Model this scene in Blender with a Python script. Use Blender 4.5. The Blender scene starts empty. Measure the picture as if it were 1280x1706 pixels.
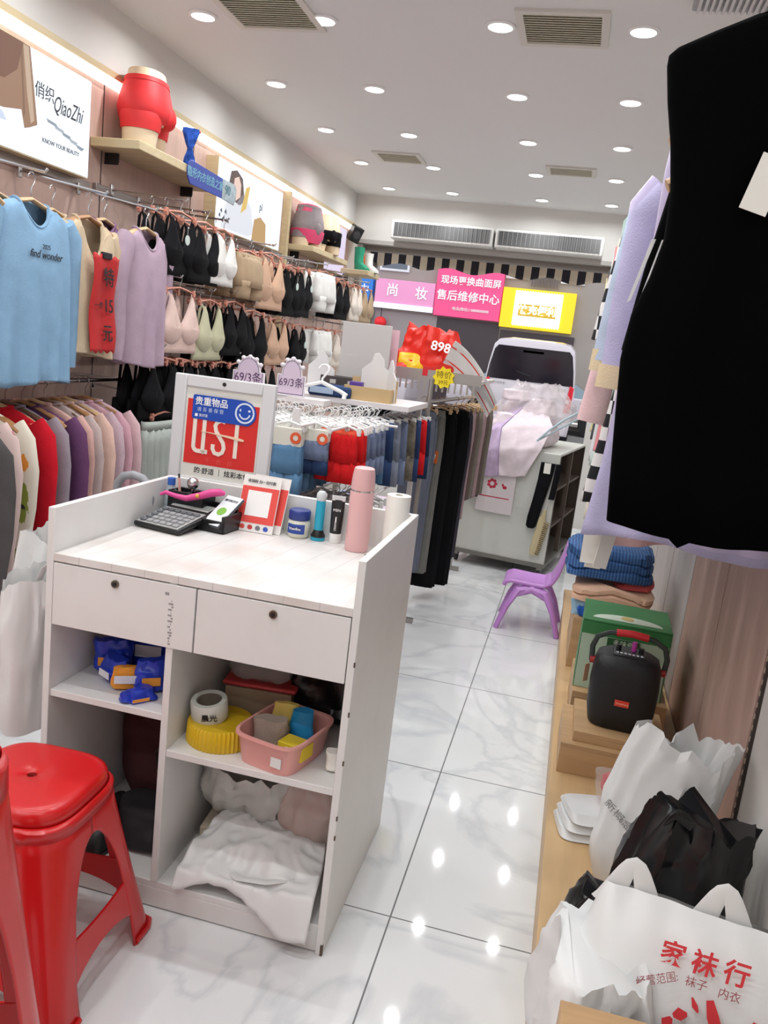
import bpy, bmesh, math, random
from mathutils import Vector, Matrix, noise
random.seed(11); noise.seed_set(7)
S = bpy.context.scene
COL = S.collection
PI = math.pi
R90 = PI / 2

# ------------------------------------------------------------------ camera, world, light, exposure
cam_data = bpy.data.cameras.new('camera')
cam_data.sensor_fit = 'VERTICAL'
cam_data.sensor_height = 36.0
cam_data.lens = 1378.0 / 1706.0 * 36.0
cam_data.clip_start = 0.02
cam = bpy.data.objects.new('camera', cam_data)
COL.objects.link(cam)
EX = Vector((6520, -1048, 1378)).normalized()
EY = Vector((330, 242, -1378)).normalized()
EZ = EX.cross(EY).normalized()
EX = EY.cross(EZ)
M = Matrix((EX, EY, EZ)).to_4x4()          # rows: world axes seen from the camera
M.translation = Vector((0, 0, 1.45))
cam.matrix_world = M
S.camera = cam

W = bpy.data.worlds.new('dusk_sky')
S.world = W
W.use_nodes = True
wn = W.node_tree.nodes
wn['Background'].inputs[0].default_value = (0.80, 0.82, 0.86, 1)
wn['Background'].inputs[1].default_value = 3.2
S.view_settings.view_transform = 'Standard'
S.view_settings.look = 'None'
S.view_settings.exposure = -0.57
S.view_settings.gamma = 1.0
S.cycles.max_bounces = 6
S.cycles.diffuse_bounces = 4
S.cycles.glossy_bounces = 3
S.cycles.transparent_max_bounces = 8
S.cycles.sample_clamp_indirect = 4.0
LAMP_W = 5.2          # watts of one downlight

# ------------------------------------------------------------------ materials
def lin(c):
    c = c / 255.0
    return c / 12.92 if c <= 0.04045 else ((c + 0.055) / 1.055) ** 2.4
def rgb(c): return (lin(c[0]), lin(c[1]), lin(c[2]), 1)
MATS = {}
def mat(name, c, rough=0.6, metal=0.0, emit=0.0, var=0.0, vscale=8.0, bump=0.0, bscale=120.0, alpha=1.0, sheen=0.0, coat=0.0, trans=0.0, stretch=None, spec=None, dark=False):
    if name in MATS: return MATS[name]
    m = bpy.data.materials.new(name)
    m.use_nodes = True
    nt = m.node_tree
    b = nt.nodes['Principled BSDF']
    b.inputs['Base Color'].default_value = rgb(c)
    b.inputs['Roughness'].default_value = rough
    b.inputs['Metallic'].default_value = metal
    b.inputs['Alpha'].default_value = alpha
    if spec is not None: b.inputs['Specular IOR Level'].default_value = spec
    if sheen: b.inputs['Sheen Weight'].default_value = sheen
    if coat: b.inputs['Coat Weight'].default_value = coat
    if trans: b.inputs['Transmission Weight'].default_value = trans
    if emit:
        b.inputs['Emission Color'].default_value = rgb(c)
        b.inputs['Emission Strength'].default_value = emit
        if dark: b.inputs['Base Color'].default_value = (.02, .02, .02, 1)
    if var or bump:
        tc = nt.nodes.new('ShaderNodeTexCoord')
        src = tc.outputs['Object']
        if stretch:
            mp = nt.nodes.new('ShaderNodeMapping')
            mp.inputs['Scale'].default_value = stretch
            nt.links.new(src, mp.inputs[0]); src = mp.outputs[0]
        if var:
            n = nt.nodes.new('ShaderNodeTexNoise')
            n.inputs['Scale'].default_value = vscale
            n.inputs['Detail'].default_value = 5
            nt.links.new(src, n.inputs['Vector'])
            r = nt.nodes.new('ShaderNodeValToRGB')
            lo = tuple(max(0, x * (1 - var)) for x in rgb(c)[:3]) + (1,)
            hi = tuple(min(1, x * (1 + var)) for x in rgb(c)[:3]) + (1,)
            r.color_ramp.elements[0].position = 0.3; r.color_ramp.elements[0].color = lo
            r.color_ramp.elements[1].position = 0.7; r.color_ramp.elements[1].color = hi
            nt.links.new(n.outputs['Fac'], r.inputs[0])
            nt.links.new(r.outputs[0], b.inputs['Base Color'])
        if bump:
            n2 = nt.nodes.new('ShaderNodeTexNoise')
            n2.inputs['Scale'].default_value = bscale
            nt.links.new(src, n2.inputs['Vector'])
            bp = nt.nodes.new('ShaderNodeBump')
            bp.inputs['Strength'].default_value = bump
            bp.inputs['Distance'].default_value = 0.01
            nt.links.new(n2.outputs['Fac'], bp.inputs['Height'])
            nt.links.new(bp.outputs[0], b.inputs['Normal'])
    MATS[name] = m
    return m
def cloth(name, c, rough=0.85, **k):
    k.setdefault('var', 0.08); k.setdefault('vscale', 14); k.setdefault('bump', 0.25); k.setdefault('bscale', 260); k.setdefault('spec', .12)
    return mat(name, c, rough, **k)
def wood(name, c, axis=1, var=0.16, rough=0.5):
    st = [9, 9, 9]; st[axis] = 0.7
    return mat(name, c, rough, var=var, vscale=3.2, stretch=tuple(st))
def ramp_mat(name, build):
    m = bpy.data.materials.new(name); m.use_nodes = True
    build(m.node_tree, m.node_tree.nodes['Principled BSDF'])
    MATS[name] = m
    return m

# ------------------------------------------------------------------ mesh builder
class MB:
    def __init__(s): s.v = []; s.f = []
    def add(s, vs, fs):
        o = len(s.v); s.v += [Vector(p) for p in vs]; s.f += [tuple(i + o for i in f) for f in fs]; return s
    def box(s, c, d, rot=None):
        hx, hy, hz = d[0] / 2, d[1] / 2, d[2] / 2
        vs = [Vector((x, y, z)) for x in (-hx, hx) for y in (-hy, hy) for z in (-hz, hz)]
        if rot is not None: vs = [rot @ p for p in vs]
        vs = [p + Vector(c) for p in vs]
        return s.add(vs, [(0, 1, 3, 2), (4, 6, 7, 5), (0, 4, 5, 1), (2, 3, 7, 6), (0, 2, 6, 4), (1, 5, 7, 3)])
    def bb(s, x0, x1, y0, y1, z0, z1):
        return s.box(((x0 + x1) / 2, (y0 + y1) / 2, (z0 + z1) / 2), (abs(x1 - x0), abs(y1 - y0), abs(z1 - z0)))
    def loft(s, rings, cap0=True, cap1=True, closed=True):
        n = len(rings[0]); vs = [p for r in rings for p in r]; fs = []
        m = n if closed else n - 1
        for i in range(len(rings) - 1):
            for j in range(m):
                k = (j + 1) % n
                fs.append((i * n + j, i * n + k, (i + 1) * n + k, (i + 1) * n + j))
        if closed and cap0: fs.append(tuple(range(n - 1, -1, -1)))
        if closed and cap1: fs.append(tuple(range((len(rings) - 1) * n, len(rings) * n)))
        return s.add(vs, fs)
    def lathe(s, prof, c=(0, 0, 0), n=28):
        c = Vector(c)
        return s.loft([[c + Vector((r * math.cos(2 * PI * j / n), r * math.sin(2 * PI * j / n), z)) for j in range(n)] for r, z in prof])
    def tube(s, path, r, n=8, rr=None, flat=1.0, ref=None):
        P = [Vector(p) for p in path]; rings = []; prev = None
        for i, p in enumerate(P):
            t = (P[min(i + 1, len(P) - 1)] - P[max(i - 1, 0)]).normalized()
            if prev is None:
                a = Vector(ref) if ref else Vector((0, 0, 1)) if abs(t.z) < 0.9 else Vector((1, 0, 0))
                u = t.cross(a).normalized()
            else:
                u = (prev - t * prev.dot(t)).normalized()
            prev = u; w = t.cross(u)
            q = rr[i] if rr else r
            rings.append([p + u * (q * math.cos(2 * PI * j / n)) + w * (q * flat * math.sin(2 * PI * j / n)) for j in range(n)])
        return s.loft(rings)
    def cyl(s, a, b, r, n=14): return s.tube([a, b], r, n)
    def ball(s, c, r, n=16, m=10):
        c = Vector(c); rx, ry, rz = (r, r, r) if not hasattr(r, '__len__') else r
        return s.loft([[c + Vector((rx * math.sin(PI * (i + .02) / (m + .04)) * math.cos(2 * PI * j / n), ry * math.sin(PI * (i + .02) / (m + .04)) * math.sin(2 * PI * j / n), -rz * math.cos(PI * (i + .02) / (m + .04)))) for j in range(n)] for i in range(m + 1)])
    def prism(s, poly, y0, y1):     # polygon in XZ, extruded along Y
        n = len(poly)
        vs = [(p[0], y0, p[1]) for p in poly] + [(p[0], y1, p[1]) for p in poly]
        return s.add(vs, [tuple(range(n)), tuple(range(2 * n - 1, n - 1, -1))] + [(i, i + n, (i + 1) % n + n, (i + 1) % n) for i in range(n)])
    def grid(s, fn, nu, nv, thick=0.0):
        vs = [Vector(fn(i / nu, j / nv)) for i in range(nu + 1) for j in range(nv + 1)]
        fs = [(i * (nv + 1) + j, (i + 1) * (nv + 1) + j, (i + 1) * (nv + 1) + j + 1, i * (nv + 1) + j + 1) for i in range(nu) for j in range(nv)]
        return s.add(vs, fs)
    def ribbon(s, path, w, y0, y1):        # flat stroke in the XZ plane
        P = [Vector((p[0], 0, p[-1])) for p in path]; rings = []
        for i, p in enumerate(P):
            t = (P[min(i + 1, len(P) - 1)] - P[max(i - 1, 0)]).normalized(); q = Vector((-t.z, 0, t.x))
            ww = w[i] if hasattr(w, '__len__') else w
            a, b = p + q * ww / 2, p - q * ww / 2
            rings.append([Vector((a.x, y0, a.z)), Vector((b.x, y0, b.z)), Vector((b.x, y1, b.z)), Vector((a.x, y1, a.z))])
        return s.loft(rings)
    def crumple(s, amp, freq, seed=0.0, zmin=-9):
        for p in s.v:
            q = p * freq + Vector((seed, seed * 2.3, -seed))
            d = noise.noise_vector(q) * amp + noise.noise_vector(q * 2.7) * (amp * 0.45)
            z = p.z
            p += d
            if p.z < zmin: p.z = zmin
        return s
    def xf(s, mtx):
        for p in s.v: p[:] = (mtx @ p)[:]
        return s
    def build(s, name, m, parent=None, smooth=True, bevel=0.0, sub=0, solid=0.0, loc=None, rot=None, angle=40, bseg=2):
        me = bpy.data.meshes.new(name)
        me.from_pydata([tuple(p) for p in s.v], [], s.f)
        bm = bmesh.new(); bm.from_mesh(me)
        bmesh.ops.recalc_face_normals(bm, faces=bm.faces)
        bm.to_mesh(me); bm.free()
        o = bpy.data.objects.new(name, me); COL.objects.link(o)
        if m: me.materials.append(m)
        if smooth:
            for p in me.polygons: p.use_smooth = True
            me.set_sharp_from_angle(angle=math.radians(angle))
        if solid:
            d = o.modifiers.new('solid', 'SOLIDIFY'); d.thickness = solid; d.offset = 0
        if bevel:
            d = o.modifiers.new('bevel', 'BEVEL'); d.width = bevel; d.segments = bseg; d.limit_method = 'ANGLE'; d.angle_limit = math.radians(35)
        if sub:
            d = o.modifiers.new('sub', 'SUBSURF'); d.levels = sub; d.render_levels = sub
        if parent: o.parent = parent
        if loc is not None: o.location = loc
        if rot is not None: o.rotation_euler = rot
        return o

def tag(o, label, cat, group=None):
    n = len(label.split())
    if not 4 <= n <= 16: print('LABEL LENGTH', n, label)
    o['label'] = label; o['category'] = cat
    if group: o['group'] = group
    return o
def T(name, label, cat, loc=(0, 0, 0), rz=0, group=None, rot=None):
    o = bpy.data.objects.new(name, None); COL.objects.link(o)
    o.empty_display_size = 0.05
    o.location = loc; o.rotation_euler = rot if rot else (0, 0, rz)
    return tag(o, label, cat, group)
def struct(o): o['kind'] = 'structure'; return o
KIDS = {}
def kids(o):
    return [c for c in bpy.data.objects if c.parent == o]
def freeze(o):          # remember the tree of a prototype, so copies are quick
    def rec(x): return [(c, rec(c)) for c in kids(x)]
    KIDS[o.name] = rec(o); return o
def dup(proto, loc, rz=0, label=None, cat=None, group=None, mats=None, scale=None, rot=None):
    def cp(x, sub, par):
        c = x.copy(); COL.objects.link(c)
        if par is not None: c.parent = par
        base = x.name.split('.')[0]
        if mats and c.type == 'MESH' and (base in mats or '*' in mats):
            c.material_slots[0].link = 'OBJECT'
            c.material_slots[0].material = mats.get(base, mats.get('*'))
        for k, s2 in sub: cp(k, s2, c)
        return c
    r = cp(proto, KIDS[proto.name], None)
    r.location = loc; r.rotation_euler = rot if rot else (0, 0, rz)
    if scale: r.scale = scale
    if label: tag(r, label, cat or proto['category'], group)
    return r
def place(proto, loc, rz=0, scale=None, **k):    # first use of a prototype: just moves it
    proto.location = loc; proto.rotation_euler = (0, 0, rz)
    if scale: proto.scale = scale
    return proto
def text(s, m, parent=None, loc=(0, 0, 0), rot=(R90, 0, 0), size=0.05, bold=0.0, name='lettering', ext=0.0006, align='CENTER', sx=1.0, shear=0.0):
    cu = bpy.data.curves.new(name, 'FONT'); cu.body = s; cu.size = size; cu.extrude = ext
    cu.align_x = align; cu.align_y = 'CENTER'; cu.offset = bold * size; cu.shear = shear
    cu.resolution_u = 3
    t = bpy.data.objects.new(name, cu); COL.objects.link(t)
    dg = bpy.context.evaluated_depsgraph_get()
    me = bpy.data.meshes.new_from_object(t.evaluated_get(dg))
    bpy.data.objects.remove(t); bpy.data.curves.remove(cu)
    me.materials.clear(); me.materials.append(m)
    o = bpy.data.objects.new(name, me); COL.objects.link(o)
    o.location = loc; o.rotation_euler = rot; o.scale = (sx, 1, 1)
    if parent: o.parent = parent
    return o
def sring(z, rx, ry, n=48, cx=0, cy=0, p=2.4, amp=0.0, k=6.0, ph=0.0, tilt=0.0):
    out = []
    for j in range(n):
        a = 2 * PI * j / n; c, s_ = math.cos(a), math.sin(a)
        x = rx * math.copysign(abs(c) ** (2 / p), c); y = ry * math.copysign(abs(s_) ** (2 / p), s_)
        f = amp * math.sin(k * PI * x / max(rx, .01) + ph) * (1 if s_ >= 0 else 0.9)
        out.append(Vector((cx + x, cy + y + f, z + tilt * x)))
    return out

# shared materials
wht = mat('white_laminate', (222, 221, 218), 0.42, var=0.03, vscale=5)
edge_w = mat('white_edge', (228, 227, 222), 0.5)
chrome = mat('chrome', (200, 200, 200), 0.22, 1.0)
dark_metal = mat('dark_metal', (60, 60, 62), 0.4, 0.8)
black_pl = mat('black_plastic', (18, 18, 20), 0.35)
white_pl = mat('white_plastic', (232, 232, 230), 0.4)
beech = wood('beech_wood', (196, 160, 118), 0)
hang_wood = mat('hanger_wood', (206, 172, 130), 0.45, var=0.12, vscale=12)
rose = mat('rose_gold', (214, 148, 128), 0.35, 0.45)
ink = mat('black_ink', (30, 30, 34), 0.6)
white_ink = mat('white_ink', (245, 245, 245), 0.6)
red_ink = mat('red_ink', (205, 40, 48), 0.6)
# ------------------------------------------------------------------ room shell
XL, XR, YB, YF, ZC = -2.25, 0.55, -2.2, 7.65, 2.75
def tile_nodes(nt, b):
    N = nt.nodes.new; L = nt.links.new
    g = N('ShaderNodeNewGeometry'); sp = N('ShaderNodeSeparateXYZ'); L(g.outputs['Position'], sp.inputs[0])
    def line(out, off):
        a = N('ShaderNodeMath'); a.operation = 'ADD'; a.inputs[1].default_value = -off + 80; L(out, a.inputs[0])
        d = N('ShaderNodeMath'); d.operation = 'DIVIDE'; d.inputs[1].default_value = 0.8; L(a.outputs[0], d.inputs[0])
        f = N('ShaderNodeMath'); f.operation = 'FRACT'; L(d.outputs[0], f.inputs[0])
        c = N('ShaderNodeMath'); c.operation = 'LESS_THAN'; c.inputs[1].default_value = 0.0055; L(f.outputs[0], c.inputs[0])
        return c.outputs[0]
    mx = N('ShaderNodeMath'); mx.operation = 'MAXIMUM'
    L(line(sp.outputs[0], -0.262), mx.inputs[0]); L(line(sp.outputs[1], 1.888), mx.inputs[1])
    n = N('ShaderNodeTexNoise'); n.inputs['Scale'].default_value = 1.3; n.inputs['Detail'].default_value = 7; n.inputs['Distortion'].default_value = 1.4
    L(g.outputs['Position'], n.inputs['Vector'])
    r = N('ShaderNodeValToRGB')
    e = r.color_ramp.elements
    e[0].position = 0.46; e[0].color = rgb((231, 233, 234)); e[1].position = 0.54; e[1].color = rgb((231, 233, 234))
    v = e.new(0.50); v.color = rgb((214, 217, 220))
    L(n.outputs['Fac'], r.inputs[0])
    mix = N('ShaderNodeMix'); mix.data_type = 'RGBA'
    L(mx.outputs[0], mix.inputs['Factor']); L(r.outputs[0], mix.inputs['A']); mix.inputs['B'].default_value = rgb((120, 122, 124))
    L(mix.outputs['Result'], b.inputs['Base Color'])
    b.inputs['Roughness'].default_value = 0.045
floor_m = ramp_mat('marble_tile', tile_nodes)
paint = mat('white_paint', (222, 219, 215), 0.8, var=0.02, vscale=2)
ceil_m = mat('ceiling_paint', (226, 226, 226), 0.85)
pinkwood = wood('pinkish_panel', (196, 166, 154), 2, 0.07)
greywood = wood('greyish_panel', (188, 184, 182), 2, 0.06)
gap_m = mat('panel_gap', (70, 62, 58), 0.8)
oak = wood('oak_trim', (206, 188, 150), 1, 0.10)
led_m = mat('led_strip', (255, 250, 244), 0.5, emit=4.0)

o = MB().bb(XL - .1, XR + .1, YB - .1, 7.75, -.12, 0).build('floor', floor_m); struct(o)
o = MB().bb(XL - .1, XR + .1, YB - .1, YF + .15, ZC, ZC + .1).build('ceiling', ceil_m); struct(o)
o = MB().bb(XL - .1, XR + .1, YB - .1, YB, 0, ZC).build('wall_back', paint); struct(o)
wl = MB().bb(XL - .1, XL, YB, YF + .15, 0, ZC).build('wall_left', pinkwood); struct(wl)
o = MB().bb(XL, XL + .03, YB, YF, 2.49, ZC).build('trim_1', paint); struct(o)        # white bulkhead above the strip light
o = MB().bb(XL, XL + .035, YB, YF, 2.462, 2.49).build('trim_2', oak); struct(o)
g = MB()
for y in (0.9, 2.2, 3.56, 4.45, 5.95, 6.9): g.bb(XL, XL + .002, y, y + .006, 0, 2.43)
g.build('panel_seam', gap_m, wl)
for i, (y0, y1) in enumerate(((0.4, 2.9), (2.9, 5.88), (5.93, 7.6))):
    st = MB().bb(XL, XL + .03, y0 + .01, y1, 2.428, 2.462).build('strip_light', led_m)
    if i == 1:
        pass
    tag(st, ['glowing strip light along the wall above the first lightbox', 'long glowing strip light running past the red hip form', 'glowing strip light nearest the shop front'][i], 'strip light', 'strip lights along the left wall')
    st['kind'] = 'thing'
o = MB().bb(XL, XL + .05, 5.885, 5.925, 1.2, 2.43).build('trim_3', oak); struct(o)

wr = MB().bb(XR, XR + .1, YB, YF + .15, 0, ZC).build('wall_right', paint); struct(wr)
pn = MB()
pn.bb(XR - .012, XR, 2.07, 2.667, .1, 2.3).bb(XR - .012, XR, 2.677, 3.285, .1, 2.3)
pn.build('panelling', pinkwood, wr, smooth=False)
pn = MB()
for y in (3.295, 3.905, 4.515, 5.125, 5.735, 6.345): pn.bb(XR - .012, XR, y, y + .6, .1, 2.3)
pn.build('panelling', greywood, wr, smooth=False)
sl = MB()
for y in (2.064, 2.672, 3.290, 3.9, 4.51, 5.12): sl.bb(XR - .008, XR + .001, y - .006, y + .006, .1, 2.3)
sl.build('slot', gap_m, wr, smooth=False)
tk = MB()
for y in (2.064, 2.672):
    for k in range(60): tk.bb(XR - .0095, XR - .007, y - .004, y + .003, .3 + k * .03, .312 + k * .03)
tk.build('slot_tab', mat('slot_tab', (190, 170, 150), .5), wr, smooth=False)

# far wall above the open shop front
o = MB().bb(XL, XR, YF, YF + .12, 2.36, ZC).build('wall_front', paint); struct(o)
o = MB().bb(XL - .1, -2.17, YF, YF + .12, 0, 2.36).bb(.12, XR, YF, YF + .12, 0, 2.36).build('wall_front_side', paint); struct(o)
o = MB().bb(-2.17, .12, YF - .01, YF + .1, 2.325, 2.36).build('trim_4', mat('track_grey', (176, 172, 168), .5)); struct(o)
o = MB().bb(-2.17, .12, YF + .1, YF + .22, 2.28, 2.34).build('trim_5', mat('track_brown', (128, 120, 114), .5)); struct(o)
o = MB().bb(-2.17, -2.12, YF, YF + .1, 0, 2.33).build('trim_6', mat('post_steel', (150, 146, 140), .4, .4)); struct(o)

# ------------------------------------------------------------------ ceiling fittings
lamp_m = mat('lamp_glow', (255, 253, 250), 0.5, emit=9.0)
lamp_ring = mat('lamp_ring', (238, 238, 238), 0.4)
ROWS = ['the left wall side row', 'the second row from the left wall', 'the second row from the right wall', 'the right wall side row']
ORD = ['behind the camera', 'just overhead', 'nearest one in view', 'second in view', 'third in view', 'fourth in view', 'last before the shop front']
ldata = bpy.data.lights.new('downlight', 'AREA')
ldata.shape = 'DISK'; ldata.size = 0.035; ldata.energy = LAMP_W; ldata.color = (0.955, 0.985, 1.0); ldata.spread = math.radians(165)
lp = None
for xi, x in enumerate((-1.83, -1.28, -0.53, 0.03)):
    for yi, y in enumerate((-1.6, -.7, .2, 1.1, 2.0, 2.8, 3.63, 4.53, 5.43, 6.32, 7.25)):
        if xi == 3 and y < 1.5 and yi % 2: continue
        vis = yi - 6
        lab = 'round recessed downlight of %s, %s' % (ROWS[xi], ('nearest one in view' if vis == 0 else 'second in view' if vis == 1 else 'third in view' if vis == 2 else 'fourth in view' if vis == 3 else 'last before the shop front') if vis >= 0 else 'outside the picture')
        if vis < 0: lab = 'round recessed downlight in the ceiling over the back of the shop'
        if lp is None:
            lp = T('ceiling_downlight', lab, 'downlight', (x, y, ZC), 0, 'recessed downlights in the ceiling')
            MB().lathe([(.062, 0), (.062, -.006), (.05, -.010), (.049, -.004), (.049, 0)]).build('lamp_rim', lamp_ring, lp)
            MB().lathe([(.0495, -.004), (.0495, -.0075), (.001, -.0085)]).build('lamp_lens', lamp_m, lp)
            freeze(lp)
        else:
            dup(lp, (x, y, ZC), 0, lab, 'downlight', 'recessed downlights in the ceiling')
        L_ = bpy.data.objects.new('downlight_source', ldata); COL.objects.link(L_); L_.location = (x, y, ZC - .014)

vent_m = mat('vent_beige', (206, 203, 186), .6)
vent_d = mat('vent_dark', (190, 187, 168), .7)
frame_m = mat('vent_frame', (214, 211, 204), .6)
for (x, y, w, d, lab) in ((-1.50, 3.55, .34, .34, 'square beige air vent in the ceiling near the left wall lamps'), (-.28, 3.63, .30, .30, 'square beige air vent between the two nearest right hand downlights'),
                          (-1.48, 6.07, .28, .24, 'small beige air vent far along the ceiling by the left wall lamps'), (-.28, 6.13, .28, .2, 'small beige air vent far along the ceiling between right hand lamps')):
    t = T('ceiling_vent', lab, 'air vent', (x, y, ZC), 0, 'air vents in the ceiling')
    MB().bb(-w/2, w/2, -d/2, d/2, -.004, 0).build('backing', vent_d, t)
    f = MB().bb(-w/2 - .03, w/2 + .03, -d/2 - .03, -d/2, -.012, 0).bb(-w/2 - .03, w/2 + .03, d/2, d/2 + .03, -.012, 0).bb(-w/2 - .03, -w/2, -d/2, d/2, -.012, 0).bb(w/2, w/2 + .03, -d/2, d/2, -.012, 0)
    f.build('vent_frame', frame_m, t, smooth=False)
    s_ = MB()
    n = int(d / .022)
    for k in range(n): s_.box((0, -d/2 + (k + .5) * d / n, -.008), (w, .012, .003), Matrix.Rotation(.5, 3, 'X'))
    s_.build('louvre', vent_m, t, smooth=False)
t = T('ceiling_air_conditioner', 'grey slatted air conditioner panel in the ceiling above the black dress', 'air conditioner', (.36, 3.0, ZC), 0)
MB().bb(-.18, .18, -.42, .36, -.03, 0).build('housing', mat('ac_grey', (168, 168, 170), .5), t, bevel=.005)
s_ = MB()
for k in range(16): s_.bb(-.165 + k * .021, -.155 + k * .021, -.40, .34, -.045, -.03)
s_.build('louvre', mat('ac_slat', (206, 206, 208), .5), t, smooth=False)

# air curtain over the entrance
ac_w = mat('air_curtain_white', (216, 214, 210), .45)
ac_g = mat('air_curtain_grille', (96, 96, 96), .5, var=.35, vscale=3)
for k, (x0, x1) in enumerate(((-1.83, -.92), (-.9, .02))):
    t = T('air_curtain', ['white air curtain with dark slatted grille on the front wall, left wall end' , 'white air curtain with dark slatted grille on the front wall, nearer the clothes rail'][k], 'air curtain', ((x0 + x1) / 2, YF, 2.44), 0, 'air curtains over the shop entrance')
    w = x1 - x0
    MB().bb(-w/2, w/2, -.17, 0, -.07, .09).build('housing', ac_w, t, bevel=.012)
    MB().bb(-w/2 + .025, w/2 - .025, -.174, -.168, -.045, .07).build('grille', ac_g, t, smooth=False)
    s_ = MB()
    n = 22
    for j in range(n + 1):
        xx = -w/2 + .03 + (w - .06) * j / n
        s_.bb(xx - .003, xx + .003, -.181, -.173, -.045, .07)
    s_.build('slat', mat('air_curtain_slat', (128, 128, 128), .5), t, smooth=False)

# ------------------------------------------------------------------ wall display on the left: lightboxes, shelves, rails
glow = mat('lightbox_glow', (236, 245, 255), .5, emit=1.75, dark=True)
glow_p = mat('lightbox_lilac', (226, 214, 240), .5, emit=1.5, dark=True)
def lightbox(y0, y1, lab, m=glow):
    t = T('lightbox', lab, 'lightbox', (XL, (y0 + y1) / 2, 2.185), R90, 'lightboxes along the left wall')
    w = y1 - y0                            # local x runs along the wall, local -y faces the shop
    MB().bb(-w/2, w/2, -.074, -.001, -.195, .195).build('casing', oak, t, smooth=False)
    MB().bb(-w/2 + .006, w/2 - .006, -.078, -.0745, -.19, .19).build('poster', m, t, smooth=False)
    return t
def decal(t, poly, c, e=.55, d=.0, name='print'):   # a printed colour field of a backlit poster
    MB().prism(poly, -.0795 - d, -.0785 - d).build(name, mat('print_%d_%d_%d' % c, c, .6, emit=e * 2.0, dark=True), t, smooth=False)
lb = lightbox(2.15, 3.35, 'backlit poster with a tan sleeve and script lettering above the blue shirt')
D_ = .17
for poly, c, e, d in (([(-.7, .19), (.02, .19), (.05, .05), (.075, -.07), (.03, -.09), (0, -.10), (-.02, -.04), (-.12, -.06), (-.7, -.08)], (176, 134, 104), .55, 0),
                      ([(-.02, .185), (.010, .185), (.035, .05), (.055, -.06), (.035, -.075), (.01, .02)], (214, 186, 160), .6, .001), ([(-.035, .18), (-.025, .18), (.0, -.05), (-.008, -.06)], (150, 112, 88), .55, .0012),
                      ([(-.7, .19), (-.02, .19), (-.05, .09), (-.12, .04), (-.7, -.02)], (142, 92, 64), .5, .0014), ([(-.7, -.085), (-.13, -.07), (-.10, -.1), (-.7, -.13)], (198, 210, 232), .8, 0)):
    decal(lb, [(x + D_, z) for x, z in poly], c, e, d)
dark_print = mat('dark_print', (52, 54, 60), .6)
text('俏织', dark_print, lb, (.285, -.0795, .055), size=.062, bold=0)
text('QiaoZhi', dark_print, lb, (.435, -.0795, .035), size=.088, shear=.4, sx=.66)
text('KNOW YOUR BEAUTY', dark_print, lb, (.40, -.0795, -.115), size=.024)
for k in range(5): decal(lb, [(.30 + .05 * k, -.03 - .012 * k), (.36 + .05 * k, -.035 - .012 * k), (.38 + .04 * k, -.048 - .012 * k), (.31 + .05 * k, -.042 - .012 * k)], (188, 198, 208) if k % 2 else (158, 170, 184), .6)
lb = lightbox(4.62, 5.67, 'backlit poster of a seated woman in white with yellow flowers above the bras')
decal(lb, [(-.35, .15), (-.27, .17), (-.18, .14), (-.13, .02), (-.2, -.02), (-.33, 0), (-.38, .05)], (98, 72, 66))
decal(lb, [(-.30, .12), (-.24, .14), (-.20, .10), (-.2, .03), (-.26, .0), (-.31, .03)], (232, 200, 186), .75, .001)
decal(lb, [(-.45, -.18), (-.38, .0), (-.26, -.02), (-.15, .06), (-.02, .0), (.05, -.15), (-.05, -.18)], (216, 218, 226), .8)
decal(lb, [(-.12, .1), (-.06, .12), (-.10, -.02), (-.18, -.06)], (226, 190, 96), .7, .001)
decal(lb, [(.02, -.19), (.04, -.06), (.14, -.03), (.24, -.06), (.26, -.19)], (206, 164, 104), .6, .0012)
for k in range(7): decal(lb, [(-.49 + .02 * k, -.12 + .03 * math.sin(k * 2)), (-.47 + .02 * k, -.10 + .03 * math.sin(k * 2)), (-.46 + .02 * k, -.13 + .03 * math.sin(k * 2))], (74, 78, 92), .4, .001)
text('pl', dark_print, lb, (.14, -.0795, .03), size=.07)
lb = lightbox(6.72, 7.28, 'lilac backlit poster beside the green boot near the shop front', glow_p)
decal(lb, [(-.05, .16), (-.02, .16), (-.02, -.03), (-.05, -.02)], (176, 168, 196), .7)

def shelf(y0, y1, z, d, lab):
    t = T('wall_shelf', lab, 'shelf', (XL, (y0 + y1) / 2, z), R90, 'small display shelves high on the left wall')
    w = y1 - y0
    MB().bb(-w/2, w/2, -d, 0, -.04, 0).build('board', oak, t, bevel=.004)
    for s_ in (-1, 1):
        MB().prism([(0, 0), (.008, 0), (.008, -.035), (0, -.05)], -.07, -.0).build('bracket', dark_metal, t, loc=(s_ * (w/2 - .12), 0, -.04))
    return t
shelf(3.47, 4.45, 2.19, .24, 'light wood wall shelf under the red hip form')
shelf(5.99, 6.9, 2.085, .22, 'light wood wall shelf under the two padded brief forms')
shelf(7.2, 7.6, 2.05, .33, 'light wood wall shelf under the boots')

rail_m = mat('rail_steel', (150, 140, 136), .35, .7)
def wall_rail(y0, y1, z, lab):
    t = T('wall_rail', lab, 'rail', (XL, (y0 + y1) / 2, z), R90, 'horizontal slot rails on the left wall')
    w = y1 - y0
    MB().bb(-w/2, w/2, -.022, 0, -.018, .018).build('channel', rail_m, t, bevel=.003)
    return t
wall_rail(2.0, 3.45, 1.975, 'steel slot rail behind the blue shirt hangers')
wall_rail(3.5, 7.55, 1.985, 'steel slot rail carrying the highest row of bras')
wall_rail(3.6, 7.3, 1.625, 'steel slot rail carrying the middle row of bras')
wall_rail(3.4, 5.6, 1.285, 'steel slot rail carrying the lowest row of black bras')
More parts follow.
